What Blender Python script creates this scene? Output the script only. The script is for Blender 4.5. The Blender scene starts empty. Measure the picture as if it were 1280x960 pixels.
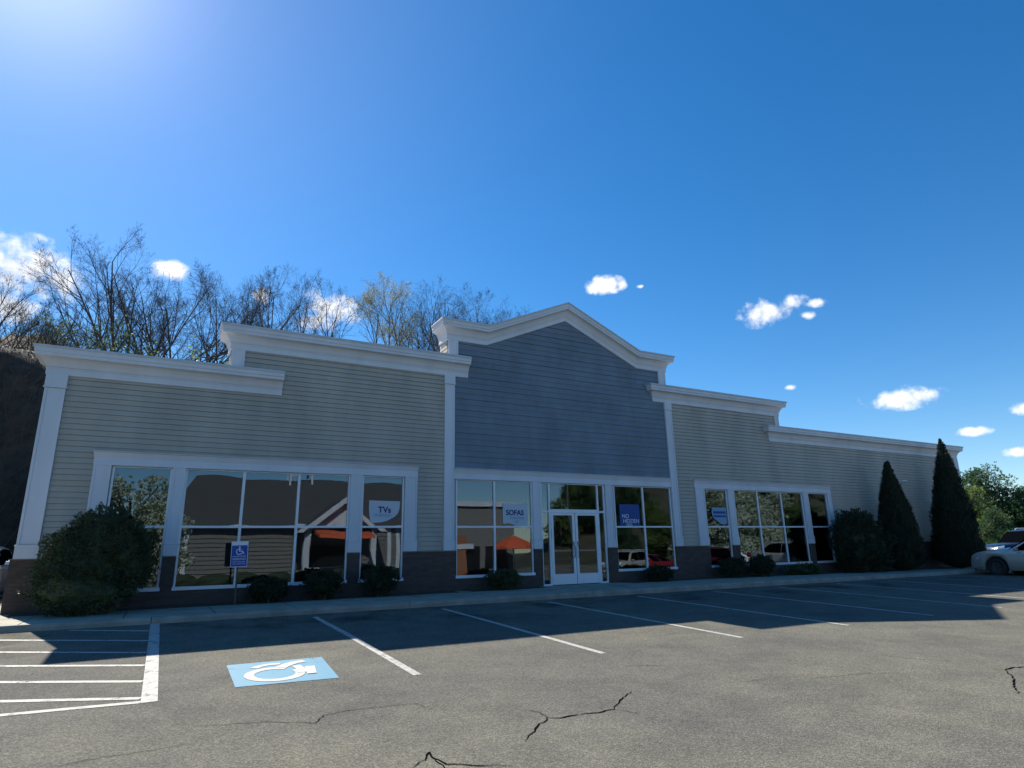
import bpy, bmesh, math, random
from mathutils import Vector, Matrix, noise
R = math.radians
sc = bpy.context.scene
COL = sc.collection

# ------------------------------------------------------------------ camera
CAM_H, CAM_D = 1.06, 16.867
F_PX, YAW, PITCH, ROLL = 775.68, R(29.034), R(15.0274), R(-1.18377)
cy_, sy_, cp_, sp_ = math.cos(YAW), math.sin(YAW), math.cos(PITCH), math.sin(PITCH)
FW = Vector((sy_*cp_, cy_*cp_, sp_))
rt = Vector((cy_, -sy_, 0)); up = rt.cross(FW)
RT = math.cos(ROLL)*rt + math.sin(ROLL)*up
UP = -math.sin(ROLL)*rt + math.cos(ROLL)*up
CP = Vector((0, -CAM_D, CAM_H))
cd = bpy.data.cameras.new('camera'); cam = bpy.data.objects.new('camera', cd); COL.objects.link(cam)
cd.sensor_width = 36; cd.lens = F_PX/1280*36; cd.clip_start = .1; cd.clip_end = 5000
m = Matrix((RT, UP, -FW)).transposed().to_4x4(); m.translation = CP
cam.matrix_world = m
sc.camera = cam
def ray(px, py): return FW + RT*((px-640)/F_PX) - UP*((py-480)/F_PX)
def at(px, py, Y):
    d = ray(px, py); return CP + d*((Y+CAM_D)/d.y)
LA, LB, LC = -.0057, .0361, -.00253
def gp(px, py):
    d = ray(px, py); t = (LA-LB*CAM_D-CAM_H)/(d.z-LB*d.y-LC*d.x); return CP+d*t
def lot_z(x, y):
    yy = min(max(y, -25), -3)
    return LA + LB*yy + LC*max(min(x, 80), -40)

# ------------------------------------------------------------------ light
SUN_AZ, SUN_EL = R(-16.4), R(43.2)
SUN_STRENGTH, SKY_STRENGTH, EXPOSURE = 5.0, .09, .82
sv = Vector((math.sin(SUN_AZ)*math.cos(SUN_EL), math.cos(SUN_AZ)*math.cos(SUN_EL), math.sin(SUN_EL)))
ld = bpy.data.lights.new('sun', 'SUN'); sun = bpy.data.objects.new('sun', ld); COL.objects.link(sun)
ld.energy = SUN_STRENGTH; ld.angle = R(.5); ld.color = (1, .93, .82)
sun.rotation_euler = sv.to_track_quat('Z', 'Y').to_euler()
W = bpy.data.worlds.new('World'); sc.world = W; W.use_nodes = True
wt = W.node_tree; wt.nodes.clear()
def wn(t, **k):
    n = wt.nodes.new(t)
    for a, b in k.items(): setattr(n, a, b)
    return n
def wm(op, a, b=None, c=None):
    n = wn('ShaderNodeMath', operation=op)
    for i, v in enumerate((a, b, c)):
        if v is None: continue
        if isinstance(v, (int, float)): n.inputs[i].default_value = v
        else: wt.links.new(v, n.inputs[i])
    return n.outputs[0]
sky = wn('ShaderNodeTexSky', sky_type='NISHITA'); sky.sun_disc = False
sky.sun_elevation = SUN_EL; sky.sun_rotation = SUN_AZ
sky.altitude = 500; sky.air_density = 1.0; sky.dust_density = .1; sky.ozone_density = 3.2
tc = wn('ShaderNodeTexCoord')
nz = wn('ShaderNodeTexNoise'); nz.inputs['Scale'].default_value = 16; nz.inputs['Detail'].default_value = 8; nz.inputs['Roughness'].default_value = .62
wt.links.new(tc.outputs['Generated'], nz.inputs['Vector'])
nz2 = wn('ShaderNodeTexNoise'); nz2.inputs['Scale'].default_value = 60; nz2.inputs['Detail'].default_value = 5
wt.links.new(tc.outputs['Generated'], nz2.inputs['Vector'])
# small cumulus clouds: each an ellipse of directions in the sky (px, py, half-widths)
CLOUDS = [(28, 342, 52, 36), (78, 352, 34, 20), (10, 385, 42, 24), (215, 340, 17, 12), (408, 384, 31, 18), (398, 400, 22, 12),
          (326, 368, 13, 9), (756, 356, 20, 9), (966, 389, 33, 15), (988, 380, 16, 9), (1020, 379, 12, 5), (1006, 394, 10, 5),
          (1126, 498, 38, 11), (1217, 539, 15, 5), (1280, 509, 12, 7), (1270, 565, 10, 5), (988, 484, 5, 3), (800, 358, 4, 2)]
best = None
for (px, py, rx, ry) in CLOUDS:
    c = ray(px, py); L = c.length; c = c/L
    hx = Vector((c.y, -c.x, 0)).normalized(); vz = hx.cross(c)
    def dot(v):
        n = wn('ShaderNodeVectorMath', operation='DOT_PRODUCT'); wt.links.new(tc.outputs['Generated'], n.inputs[0]); n.inputs[1].default_value = v; return n.outputs['Value']
    k = F_PX*L
    a = wm('MULTIPLY', dot(hx), k/rx*.86); b = wm('MULTIPLY', dot(vz), k/ry*.86)
    d = wm('SQRT', wm('ADD', wm('MULTIPLY', a, a), wm('MULTIPLY', b, b)))
    front = wm('GREATER_THAN', dot(c), 0)
    v = wm('MULTIPLY', wm('SUBTRACT', 1.35, d), front)
    best = v if best is None else wm('MAXIMUM', best, v)
nn = wm('ADD', wm('MULTIPLY', wm('SUBTRACT', nz.outputs['Fac'], .5), 2.6), wm('MULTIPLY', wm('SUBTRACT', nz2.outputs['Fac'], .5), 1.5))
den = wm('ADD', best, wm('MULTIPLY', nn, 1.0))
mr = wn('ShaderNodeMapRange', interpolation_type='SMOOTHSTEP'); wt.links.new(den, mr.inputs[0])
mr.inputs[1].default_value = .2; mr.inputs[2].default_value = 1.2
inside = wn('ShaderNodeMapRange'); wt.links.new(best, inside.inputs[0]); inside.inputs[1].default_value = 0; inside.inputs[2].default_value = .12
cmask = wm('MULTIPLY', mr.outputs[0], inside.outputs[0])
bg = wn('ShaderNodeBackground'); bg.inputs['Strength'].default_value = SKY_STRENGTH
hs = wn('ShaderNodeHueSaturation'); hs.inputs['Saturation'].default_value = 1.33; hs.inputs['Value'].default_value = 1.0
wt.links.new(sky.outputs[0], hs.inputs['Color']); wt.links.new(hs.outputs[0], bg.inputs['Color'])
bg2 = wn('ShaderNodeBackground'); bg2.inputs['Strength'].default_value = 1.0
cr = wn('ShaderNodeMixRGB'); cr.inputs[1].default_value = (.36, .42, .52, 1); cr.inputs[2].default_value = (.74, .74, .76, 1)
wt.links.new(wm('ADD', wm('MULTIPLY', wm('SUBTRACT', nz.outputs['Fac'], .5), 3.2), wm('MULTIPLY', nz2.outputs['Fac'], 1.1)), cr.inputs[0]); cr.use_clamp = True
wt.links.new(cr.outputs[0], bg2.inputs['Color'])
sdn = wn('ShaderNodeVectorMath', operation='DOT_PRODUCT'); wt.links.new(tc.outputs['Generated'], sdn.inputs[0]); sdn.inputs[1].default_value = sv
sd = wm('MAXIMUM', sdn.outputs['Value'], 0)
glow = wm('ADD', wm('MULTIPLY', wm('POWER', sd, 110), .24), wm('MULTIPLY', wm('POWER', sd, 9), .06))
bg3 = wn('ShaderNodeBackground'); bg3.inputs['Color'].default_value = (.96, .95, 1, 1); wt.links.new(glow, bg3.inputs['Strength'])
adds = wn('ShaderNodeAddShader'); wt.links.new(bg.outputs[0], adds.inputs[0]); wt.links.new(bg3.outputs[0], adds.inputs[1])
mx = wn('ShaderNodeMixShader'); wt.links.new(cmask, mx.inputs[0]); wt.links.new(adds.outputs[0], mx.inputs[1]); wt.links.new(bg2.outputs[0], mx.inputs[2])
wo = wn('ShaderNodeOutputWorld'); wt.links.new(mx.outputs[0], wo.inputs[0])
vs = sc.view_settings; vs.view_transform = 'Standard'; vs.look = 'None'; vs.gamma = 1; vs.use_curve_mapping = False; vs.exposure = EXPOSURE
sc.cycles.max_bounces = 8; sc.cycles.transparent_max_bounces = 12

# ------------------------------------------------------------------ materials
MATS = {}
def mat(name, color, rough=.7, spec=.5, metal=0, var=0, vscale=3, color2=None, bump=0, bscale=40, detail=6, stretch=None, coat=0, trans=0, contrast=(.35, .65)):
    if name in MATS: return MATS[name]
    M = bpy.data.materials.new(name); M.use_nodes = True; t = M.node_tree; b = t.nodes['Principled BSDF']
    b.inputs['Roughness'].default_value = rough; b.inputs['Metallic'].default_value = metal
    b.inputs['Specular IOR Level'].default_value = spec; b.inputs['Coat Weight'].default_value = coat
    c = tuple(color)+(1,); b.inputs['Base Color'].default_value = c
    tcn = t.nodes.new('ShaderNodeTexCoord'); vec = tcn.outputs['Object']
    if stretch:
        mp = t.nodes.new('ShaderNodeMapping'); mp.inputs['Scale'].default_value = stretch; t.links.new(vec, mp.inputs['Vector']); vec = mp.outputs[0]
    if var or color2:
        n = t.nodes.new('ShaderNodeTexNoise'); n.inputs['Scale'].default_value = vscale; n.inputs['Detail'].default_value = detail; n.inputs['Roughness'].default_value = .6
        t.links.new(vec, n.inputs['Vector'])
        rp = t.nodes.new('ShaderNodeValToRGB'); rp.color_ramp.elements[0].position = contrast[0]; rp.color_ramp.elements[1].position = contrast[1]
        if color2: ca, cb = c, tuple(color2)+(1,)
        else: ca = tuple(x*(1-var) for x in color)+(1,); cb = tuple(min(1, x*(1+var)) for x in color)+(1,)
        rp.color_ramp.elements[0].color = ca; rp.color_ramp.elements[1].color = cb
        t.links.new(n.outputs['Fac'], rp.inputs[0]); t.links.new(rp.outputs[0], b.inputs['Base Color'])
    if bump:
        n2 = t.nodes.new('ShaderNodeTexNoise'); n2.inputs['Scale'].default_value = bscale; n2.inputs['Detail'].default_value = 4; t.links.new(vec, n2.inputs['Vector'])
        bp = t.nodes.new('ShaderNodeBump'); bp.inputs['Strength'].default_value = bump; bp.inputs['Distance'].default_value = .02
        t.links.new(n2.outputs['Fac'], bp.inputs['Height']); t.links.new(bp.outputs[0], b.inputs['Normal'])
    if trans:
        tr = t.nodes.new('ShaderNodeBsdfTranslucent'); ms = t.nodes.new('ShaderNodeMixShader'); ms.inputs[0].default_value = trans
        src = b.inputs['Base Color'].links[0].from_socket if b.inputs['Base Color'].links else None
        if src: t.links.new(src, tr.inputs['Color'])
        else: tr.inputs['Color'].default_value = c
        t.links.new(b.outputs[0], ms.inputs[1]); t.links.new(tr.outputs[0], ms.inputs[2]); t.links.new(ms.outputs[0], t.nodes['Material Output'].inputs['Surface'])
    MATS[name] = M; return M
def mat_asphalt():
    M = mat('asphalt', (.2, .19, .17), rough=.95, spec=.08); t = M.node_tree; b = t.nodes['Principled BSDF']; L = t.links.new
    g = t.nodes.new('ShaderNodeTexCoord').outputs['Object']
    def nt(s, d, r=.6):
        n = t.nodes.new('ShaderNodeTexNoise'); n.inputs['Scale'].default_value = s; n.inputs['Detail'].default_value = d; n.inputs['Roughness'].default_value = r; L(g, n.inputs['Vector']); return n.outputs['Fac']
    def ramp(x, els):
        n = t.nodes.new('ShaderNodeValToRGB'); e = n.color_ramp.elements
        e[0].position, e[0].color = els[0][0], els[0][1]+(1,); e[1].position, e[1].color = els[-1][0], els[-1][1]+(1,)
        for p, c in els[1:-1]: q = e.new(p); q.color = c+(1,)
        L(x, n.inputs[0]); return n.outputs[0]
    big = ramp(nt(.16, 5), [(.3, (.115, .115, .108)), (.55, (.147, .145, .122)), (.72, (.178, .171, .136))])
    mid = ramp(nt(1.6, 6), [(.3, (.8, .8, .82)), (.7, (1.14, 1.12, 1.08))])
    vo = t.nodes.new('ShaderNodeTexVoronoi'); vo.inputs['Scale'].default_value = 95; L(g, vo.inputs['Vector'])
    sp = t.nodes.new('ShaderNodeSeparateColor'); L(vo.outputs['Color'], sp.inputs[0])
    sp_ = ramp(sp.outputs[0], [(.0, (.62, .62, .64)), (.6, (.97, .97, .97)), (1, (1.55, 1.52, 1.46))])
    def mul(a, c):
        n = t.nodes.new('ShaderNodeMixRGB'); n.blend_type = 'MULTIPLY'; n.inputs[0].default_value = 1; L(a, n.inputs[1]); L(c, n.inputs[2]); return n.outputs[0]
    stain = ramp(nt(.45, 3), [(.62, (1, 1, 1)), (.76, (.72, .72, .74))])
    xyz = t.nodes.new('ShaderNodeSeparateXYZ'); L(g, xyz.inputs[0])
    ym = ramp(xyz.outputs[1], [(0, (0, 0, 0)), (1, (0, 0, 0))]); mrr = t.nodes.new('ShaderNodeMapRange'); mrr.interpolation_type = 'SMOOTHSTEP'; L(xyz.outputs[1], mrr.inputs[0]); mrr.inputs[1].default_value = -6.6; mrr.inputs[2].default_value = -4.2
    nm = t.nodes.new('ShaderNodeMapRange'); L(nt(.62, 4), nm.inputs[0]); nm.inputs[1].default_value = .5; nm.inputs[2].default_value = .66
    mm = t.nodes.new('ShaderNodeMath'); mm.operation = 'MULTIPLY'; L(mrr.outputs[0], mm.inputs[0]); L(nm.outputs[0], mm.inputs[1])
    oil = ramp(mm.outputs[0], [(0, (1, 1, 1)), (1, (.42, .42, .44))])
    L(mul(mul(mul(mul(big, mid), sp_), stain), oil), b.inputs['Base Color'])
    bp = t.nodes.new('ShaderNodeBump'); bp.inputs['Strength'].default_value = .5; bp.inputs['Distance'].default_value = .008
    L(vo.outputs['Distance'], bp.inputs['Height']); L(bp.outputs[0], b.inputs['Normal'])
    return M
def mat_brick():
    M = mat('brick', (.1, .07, .06), rough=.85, spec=.2); t = M.node_tree; b = t.nodes['Principled BSDF']; L = t.links.new
    g = t.nodes.new('ShaderNodeTexCoord').outputs['Object']
    s = t.nodes.new('ShaderNodeSeparateXYZ'); L(g, s.inputs[0]); c = t.nodes.new('ShaderNodeCombineXYZ')
    ad = t.nodes.new('ShaderNodeMath'); L(s.outputs[0], ad.inputs[0]); L(s.outputs[1], ad.inputs[1])
    L(ad.outputs[0], c.inputs[0]); L(s.outputs[2], c.inputs[1])
    br = t.nodes.new('ShaderNodeTexBrick'); br.inputs['Scale'].default_value = 1; br.inputs['Brick Width'].default_value = .21; br.inputs['Row Height'].default_value = .0775
    br.inputs['Mortar Size'].default_value = .006; br.inputs['Color1'].default_value = (.105, .078, .066, 1); br.inputs['Color2'].default_value = (.078, .06, .052, 1); br.inputs['Mortar'].default_value = (.075, .066, .06, 1)
    L(c.outputs[0], br.inputs['Vector']); L(br.outputs['Color'], b.inputs['Base Color'])
    bp = t.nodes.new('ShaderNodeBump'); bp.inputs['Strength'].default_value = .6; bp.inputs['Distance'].default_value = .01; bp.invert = True
    L(br.outputs['Fac'], bp.inputs['Height']); L(bp.outputs[0], b.inputs['Normal']); return M
def mat_glass(name='window_glass', ior=2.1, tint=(.95, .97, .97)):
    M = bpy.data.materials.new(name); M.use_nodes = True; t = M.node_tree; t.nodes.clear(); L = t.links.new
    fr = t.nodes.new('ShaderNodeFresnel'); fr.inputs['IOR'].default_value = ior
    gl = t.nodes.new('ShaderNodeBsdfGlossy'); gl.inputs['Roughness'].default_value = .004; gl.inputs['Color'].default_value = (.70, .86, 1, 1)
    tr = t.nodes.new('ShaderNodeBsdfTransparent'); tr.inputs['Color'].default_value = tint+(1,)
    ms = t.nodes.new('ShaderNodeMixShader'); o = t.nodes.new('ShaderNodeOutputMaterial')
    L(fr.outputs[0], ms.inputs[0]); L(tr.outputs[0], ms.inputs[1]); L(gl.outputs[0], ms.inputs[2]); L(ms.outputs[0], o.inputs[0]); MATS[name] = M; return M
def worn(M, scale, lo, hi):
    t = M.node_tree; L = t.links.new; b = t.nodes['Principled BSDF']; o = t.nodes['Material Output']
    g = t.nodes.new('ShaderNodeTexCoord').outputs['Object']
    f = []
    for sc_ in (scale, scale*7):
        n = t.nodes.new('ShaderNodeTexNoise'); n.inputs['Scale'].default_value = sc_; n.inputs['Detail'].default_value = 6; n.inputs['Roughness'].default_value = .7; L(g, n.inputs['Vector']); f.append(n.outputs['Fac'])
    a = t.nodes.new('ShaderNodeMath'); a.operation = 'MULTIPLY_ADD'; L(f[0], a.inputs[0]); a.inputs[1].default_value = .55; 
    m2 = t.nodes.new('ShaderNodeMath'); m2.operation = 'MULTIPLY'; L(f[1], m2.inputs[0]); m2.inputs[1].default_value = .45; L(m2.outputs[0], a.inputs[2])
    r_ = t.nodes.new('ShaderNodeMapRange'); L(a.outputs[0], r_.inputs[0]); r_.inputs[1].default_value = lo; r_.inputs[2].default_value = hi
    tr = t.nodes.new('ShaderNodeBsdfTransparent'); ms = t.nodes.new('ShaderNodeMixShader'); L(r_.outputs[0], ms.inputs[0]); L(b.outputs[0], ms.inputs[1]); L(tr.outputs[0], ms.inputs[2]); L(ms.outputs[0], o.inputs[0])
ASPH, BRICK, GLASS = mat_asphalt(), mat_brick(), mat_glass()
CARGLASS = mat_glass('car_glass', 1.6, (.12, .14, .15))
TRIM = mat('trim_paint', (.60, .62, .66), .5, var=.07, vscale=1.2, stretch=(1, 1, .25))
SIDING = mat('cream_siding', (.40, .362, .305), .55, var=.13, vscale=.9, stretch=(1, 1, .35))
GREY = mat('grey_siding', (.142, .186, .232), .6, var=.16, vscale=1.1, stretch=(1, 1, .5))
SOFFIT = mat('soffit_paint', (.62, .57, .47), .6, var=.06, vscale=2)
COPING = mat('metal_coping', (.5, .52, .55), .45, metal=.0, var=.08)
ALU = mat('white_aluminium', (.74, .75, .77), .35, var=.04)
CONC = mat('concrete', (.34, .315, .25), .85, spec=.3, var=.18, vscale=1.3, bump=.25, bscale=60)
KERB = mat('kerb_concrete', (.28, .265, .22), .85, spec=.3, var=.22, vscale=2, bump=.3, bscale=50)
PAINT = mat('white_line_paint', (.42, .41, .38), .75, color2=(.25, .24, .21), vscale=14, detail=10, contrast=(.48, .72))
BLUEP = mat('blue_pavement_paint', (.075, .25, .37), .7, color2=(.12, .2, .27), vscale=16, detail=10, contrast=(.5, .72))
worn(PAINT, 6, .54, .62); worn(BLUEP, 5, .58, .68)
SYMBOL = mat('symbol_paint', (.46, .455, .42), .75, var=.1, vscale=8); worn(SYMBOL, 7, .6, .68)
CRACK = mat('crack_filler', (.006, .006, .006), 1.0, spec=0)
DARK = mat('black_rubber', (.015, .015, .016), .7)
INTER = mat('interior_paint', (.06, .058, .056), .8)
MULCH = mat('mulch', (.045, .032, .024), .95, color2=(.09, .065, .045), vscale=30, bump=.8, bscale=60)
BARK = mat('bark', (.075, .06, .05), .9, color2=(.14, .115, .095), vscale=6)
TWIG = mat('twig_bark', (.07, .055, .048), .9)
SOIL = mat('leaf_litter', (.03, .025, .02), .95, color2=(.065, .052, .038), vscale=2.5, bump=.8, bscale=9)
GRASS = mat('grass', (.05, .075, .02), .9, color2=(.09, .1, .04), vscale=.6, bump=.5, bscale=20)
YEW = mat('yew_leaf', (.032, .052, .02), .6, color2=(.075, .095, .034), vscale=2.2, trans=.15)
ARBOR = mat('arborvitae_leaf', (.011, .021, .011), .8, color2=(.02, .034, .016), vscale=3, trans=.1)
GREENL = mat('spruce_leaf', (.034, .085, .038), .6, color2=(.075, .145, .05), vscale=.9, trans=.4)
LIMEL = mat('fresh_leaf', (.12, .19, .045), .55, color2=(.22, .28, .08), vscale=1, trans=.45)
BUDL = mat('bud_leaf', (.34, .33, .10), .6, color2=(.46, .42, .16), vscale=3, trans=.35)
BLOSSOM = mat('pale_blossom', (.72, .74, .62), .7, color2=(.16, .24, .10), vscale=4, trans=.2)
BOXW = mat('boxwood_leaf', (.015, .027, .012), .75, color2=(.032, .048, .018), vscale=5, trans=.12)
GALV = mat('galvanised_steel', (.2, .21, .22), .45, metal=.7, var=.1)
SIGNBLUE = mat('sign_blue', (.006, .05, .33), .45)
SIGNWHITE = mat('sign_white', (.75, .76, .78), .45)

# ------------------------------------------------------------------ helpers
class MB:
    def __init__(s): s.v = []; s.f = []; s.mi = []; s.cur = 0
    def add(s, vs, fs):
        o = len(s.v); s.v.extend([tuple(v) for v in vs]); s.f.extend([tuple(i+o for i in f) for f in fs]); s.mi.extend([s.cur]*len(fs))
    def quad(s, a, b, c, d): s.add((a, b, c, d), ((0, 1, 2, 3),))
    def box(s, x0, x1, y0, y1, z0, z1):
        s.add([(x, y, z) for z in (z0, z1) for y in (y0, y1) for x in (x0, x1)], [(0, 2, 3, 1), (4, 5, 7, 6), (0, 1, 5, 4), (2, 6, 7, 3), (0, 4, 6, 2), (1, 3, 7, 5)])
    def hexa(s, b, t):   # two quads of points, bottom and top
        s.add(list(b)+list(t), [(3, 2, 1, 0), (4, 5, 6, 7)]+[(i, (i+1) % 4, 4+(i+1) % 4, 4+i) for i in range(4)])
    def prism(s, pts, y0, y1):  # polygon of (x, z) extruded along y
        n = len(pts); s.add([(x, y0, z) for x, z in pts]+[(x, y1, z) for x, z in pts], [tuple(range(n)), tuple(range(2*n-1, n-1, -1))]+[(i, n+i, n+(i+1) % n, (i+1) % n) for i in range(n)])
    def tube(s, pts, rs, n=6, cap=True):
        o = len(s.v); prev = None; rings = []
        for i, p in enumerate(pts):
            d = (pts[min(i+1, len(pts)-1)]-pts[max(i-1, 0)])
            d = d.normalized() if d.length > 1e-9 else Vector((0, 0, 1))
            a = d.orthogonal().normalized() if prev is None else (prev-d*prev.dot(d))
            a = a.normalized() if a.length > 1e-6 else d.orthogonal().normalized()
            prev = a; b = d.cross(a)
            rings.append([p+(a*math.cos(2*math.pi*k/n)+b*math.sin(2*math.pi*k/n))*rs[i] for k in range(n)])
        vs = [v for r_ in rings for v in r_]; fs = []
        for i in range(len(pts)-1):
            for k in range(n): fs.append((i*n+k, i*n+(k+1) % n, (i+1)*n+(k+1) % n, (i+1)*n+k))
        if cap: fs.append(tuple(range(n-1, -1, -1))); fs.append(tuple((len(pts)-1)*n+k for k in range(n)))
        s.add(vs, fs)
    def lathe(s, prof, c, axis='Z', n=24):  # prof of (r, h)
        vs = []; fs = []
        for r_, h in prof:
            for k in range(n):
                a = 2*math.pi*k/n; x, y = r_*math.cos(a), r_*math.sin(a)
                vs.append((c[0]+x, c[1]+y, c[2]+h) if axis == 'Z' else (c[0]+x, c[1]+h, c[2]+y))
        for i in range(len(prof)-1):
            for k in range(n): fs.append((i*n+k, i*n+(k+1) % n, (i+1)*n+(k+1) % n, (i+1)*n+k))
        s.add(vs, fs)
    def build(s, name, mats, parent=None, smooth=False, bevel=0, loc=None):
        me = bpy.data.meshes.new(name); me.from_pydata(s.v, [], s.f); me.validate()
        ms = mats if isinstance(mats, (list, tuple)) else [mats]
        for q in ms: me.materials.append(q)
        if len(ms) > 1 and len(me.polygons) == len(s.mi): me.polygons.foreach_set('material_index', s.mi)
        if smooth: me.polygons.foreach_set('use_smooth', [True]*len(me.polygons))
        o = bpy.data.objects.new(name, me); COL.objects.link(o)
        if parent: o.parent = parent
        if loc: o.location = loc
        if bevel:
            bm = bmesh.new(); bm.from_mesh(me); bmesh.ops.recalc_face_normals(bm, faces=bm.faces); bm.to_mesh(me); bm.free()
            bv = o.modifiers.new('bevel', 'BEVEL'); bv.width = bevel; bv.segments = 2; bv.limit_method = 'ANGLE'
        return o
def tag(o, label=None, cat=None, group=None, kind=None):
    if label: o['label'] = label
    if cat: o['category'] = cat
    if group: o['group'] = group
    if kind: o['kind'] = kind
    return o
def thing(name, label, cat, loc=(0, 0, 0), rz=0, group=None):
    o = bpy.data.objects.new(name, None); COL.objects.link(o); o.location = loc; o.rotation_euler = (0, 0, rz); o.empty_display_size = .2
    return tag(o, label, cat, group)
def dup(root, loc, rz=0, scale=None, label=None, group=None):
    def cp(o, par):
        c = o.copy(); COL.objects.link(c)
        if par: c.parent = par; c.matrix_parent_inverse = o.matrix_parent_inverse.copy()
        for ch in list(KIDS.get(o.name, [])) or [k for k in o.children]: cp(ch, c)
        return c
    r_ = cp(root, None); r_.location = loc; r_.rotation_euler = (0, 0, rz)
    if scale: r_.scale = scale if isinstance(scale, (tuple, list)) else (scale,)*3
    if label: r_['label'] = label
    if group: r_['group'] = group
    return r_
KIDS = {}
def struct(mb, name, mats, smooth=False, label=None):
    o = mb.build(name, mats, None, smooth); return tag(o, label, None, None, 'structure')
def text_mesh(name, s, size, matl, parent, origin, xdir, zdir, depth=.002, align='CENTER', bold=0):
    cu = bpy.data.curves.new(name, 'FONT'); cu.body = s; cu.size = size; cu.align_x = align; cu.align_y = 'CENTER'; cu.extrude = depth; cu.offset = bold
    t = bpy.data.objects.new('tmp', cu); COL.objects.link(t)
    dg = bpy.context.evaluated_depsgraph_get(); me = bpy.data.meshes.new_from_object(t.evaluated_get(dg)); bpy.data.objects.remove(t)
    X = Vector(xdir).normalized(); Z = Vector(zdir).normalized(); N = X.cross(Z)
    M4 = Matrix((X, Z, N)).transposed().to_4x4(); M4.translation = Vector(origin); me.transform(M4)
    me.materials.clear(); me.materials.append(matl); me.name = name
    o = bpy.data.objects.new(name, me); COL.objects.link(o); o.parent = parent; return o

# ------------------------------------------------------------------ ground, lot, pavement
def fbm(x, y, s, o=4): return noise.fractal(Vector((x*s, y*s, 3.7)), 1.0, 2.0, o)
def sstep(a, b, x):
    t = min(1, max(0, (x-a)/(b-a))); return t*t*(3-2*t)
def grid(mb, xs, ys, zf):
    nx = len(xs); vs = [(x, y, zf(x, y)) for y in ys for x in xs]
    mb.add(vs, [(j*nx+i, j*nx+i+1, (j+1)*nx+i+1, (j+1)*nx+i) for j in range(len(ys)-1) for i in range(nx-1)])
def rng_(a, b, st):
    n = int(round((b-a)/st)); return [a+(b-a)*i/n for i in range(n+1)]
mb = MB(); far = [-900, -500, -250, -120, -80]
grid(mb, far+rng_(-60, 100, 10)+[130, 180, 260, 500, 900], [-900, -500, -250, -150, -110, -90]+rng_(-80, 80, 10)+[120, 200, 400, 900], lambda x, y: lot_z(x, y)-.12)
struct(mb, 'ground', GRASS)
mb = MB(); grid(mb, [-40, -8, -2.7, 0, 10, 20, 30, 40, 60, 80], [-62, -25, -3], lot_z)
grid(mb, [-40, -20, -5.2], [-3, 9.5], lot_z); grid(mb, [36.4, 50, 80], [-3, 20], lot_z)
struct(mb, 'parking_lot', ASPH)
def walk_z(x): return -.007*max(0, x-16)
mb = MB()
xs = [-5.2, -2.7, 0, 5, 10, 16, 22, 28, 36.4]; KY = -3.0
for i in range(len(xs)-1):
    x0, x1 = xs[i], xs[i+1]; z0, z1 = walk_z(x0), walk_z(x1)
    mb.quad((x0, KY+.16, z0), (x1, KY+.16, z1), (x1, .02, z1), (x0, .02, z0))
mb.quad((-5.04, .02, 0), (-2.7, .02, 0), (-2.7, 9.5, 0), (-5.04, 9.5, 0))
struct(mb, 'pavement', CONC)
mb = MB()
for i in range(len(xs)-1):
    n = max(1, int((xs[i+1]-xs[i])/3.05))
    for k in range(n):
        a = xs[i]+(xs[i+1]-xs[i])*k/n+.006; b = xs[i]+(xs[i+1]-xs[i])*(k+1)/n-.006
        za, zb = walk_z(a)+.002, walk_z(b)+.002; ga, gb = lot_z(a, KY)-.1, lot_z(b, KY)-.1
        pr = [(KY, 0), (KY+.012, .75), (KY+.045, 1), (KY+.16, 1)]
        for (ya, ta), (yb, tb) in zip(pr[:-1], pr[1:]):
            mb.quad((a, ya, ga+(za-ga)*ta), (b, ya, gb+(zb-gb)*ta), (b, yb, gb+(zb-gb)*tb), (a, yb, ga+(za-ga)*tb))
        for x, z, g in ((a, za, ga), (b, zb, gb)): mb.quad((x, KY, g), (x, KY+.012, g+(z-g)*.75), (x, KY+.16, z), (x, KY+.16, g))
mb.box(-5.2, -5.04, -2.84, 9.5, -.3, .002)
struct(mb, 'kerb', KERB)
mb = MB()
for x in [x for x in rng_(-2, 35, 1.525)]:
    z = walk_z(x)+.003; mb.quad((x-.006, KY+.17, z), (x+.006, KY+.17, z), (x+.006, -.9, z), (x-.006, -.9, z))
mb.quad((-2.7, -1.5, .003), (16, -1.5, .003), (16, -1.488, .003), (-2.7, -1.488, .003))
struct(mb, 'pavement_joint', CRACK)
# painted markings: sheets 4 mm above the asphalt
def strip(mb, pts, w, dz):
    for i in range(len(pts)-1):
        a, b = Vector(pts[i]), Vector(pts[i+1]); d = (b-a).normalized(); n = Vector((-d.y, d.x))*w/2
        q = [a-n, b-n, b+n, a+n]; mb.quad(*[(p.x, p.y, lot_z(p.x, p.y)+dz) for p in q])
def marking(name, pts, w, label, group):
    mb = MB(); strip(mb, pts, w, .004); o = struct(mb, name, PAINT, label=label); return o
for i in range(8):
    x = 2.85+2.742*i; marking('parking_line', [(x, -3.45), (x+.02, -6), (x, -9.28)], .105, None, None)
mb = MB(); strip(mb, [(.07, -2.9+.0-.02), (.07, -9.12)], .15, .004); struct(mb, 'parking_line', PAINT)
for l_, r__ in (((0, 787.5), (185, 789)), ((0, 800.5), (185, 801)), ((0, 815.5), (183, 816)), ((0, 833), (181, 832)), ((0, 853), (180, 852)), ((0, 877), (178, 873)), ((0, 894.5), (180, 877.5))):
    a, b = gp(*l_), gp(*r__); d = (a-b); a2 = b+d*2.2; b.x = -.008
    if a2.y > -3.16: k_ = (-3.16-b.y)/(a2.y-b.y); a2 = b.lerp(a2, k_)
    marking('hatch_line', [(a2.x, a2.y), (b.x, b.y)], .10, None, None)
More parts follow.
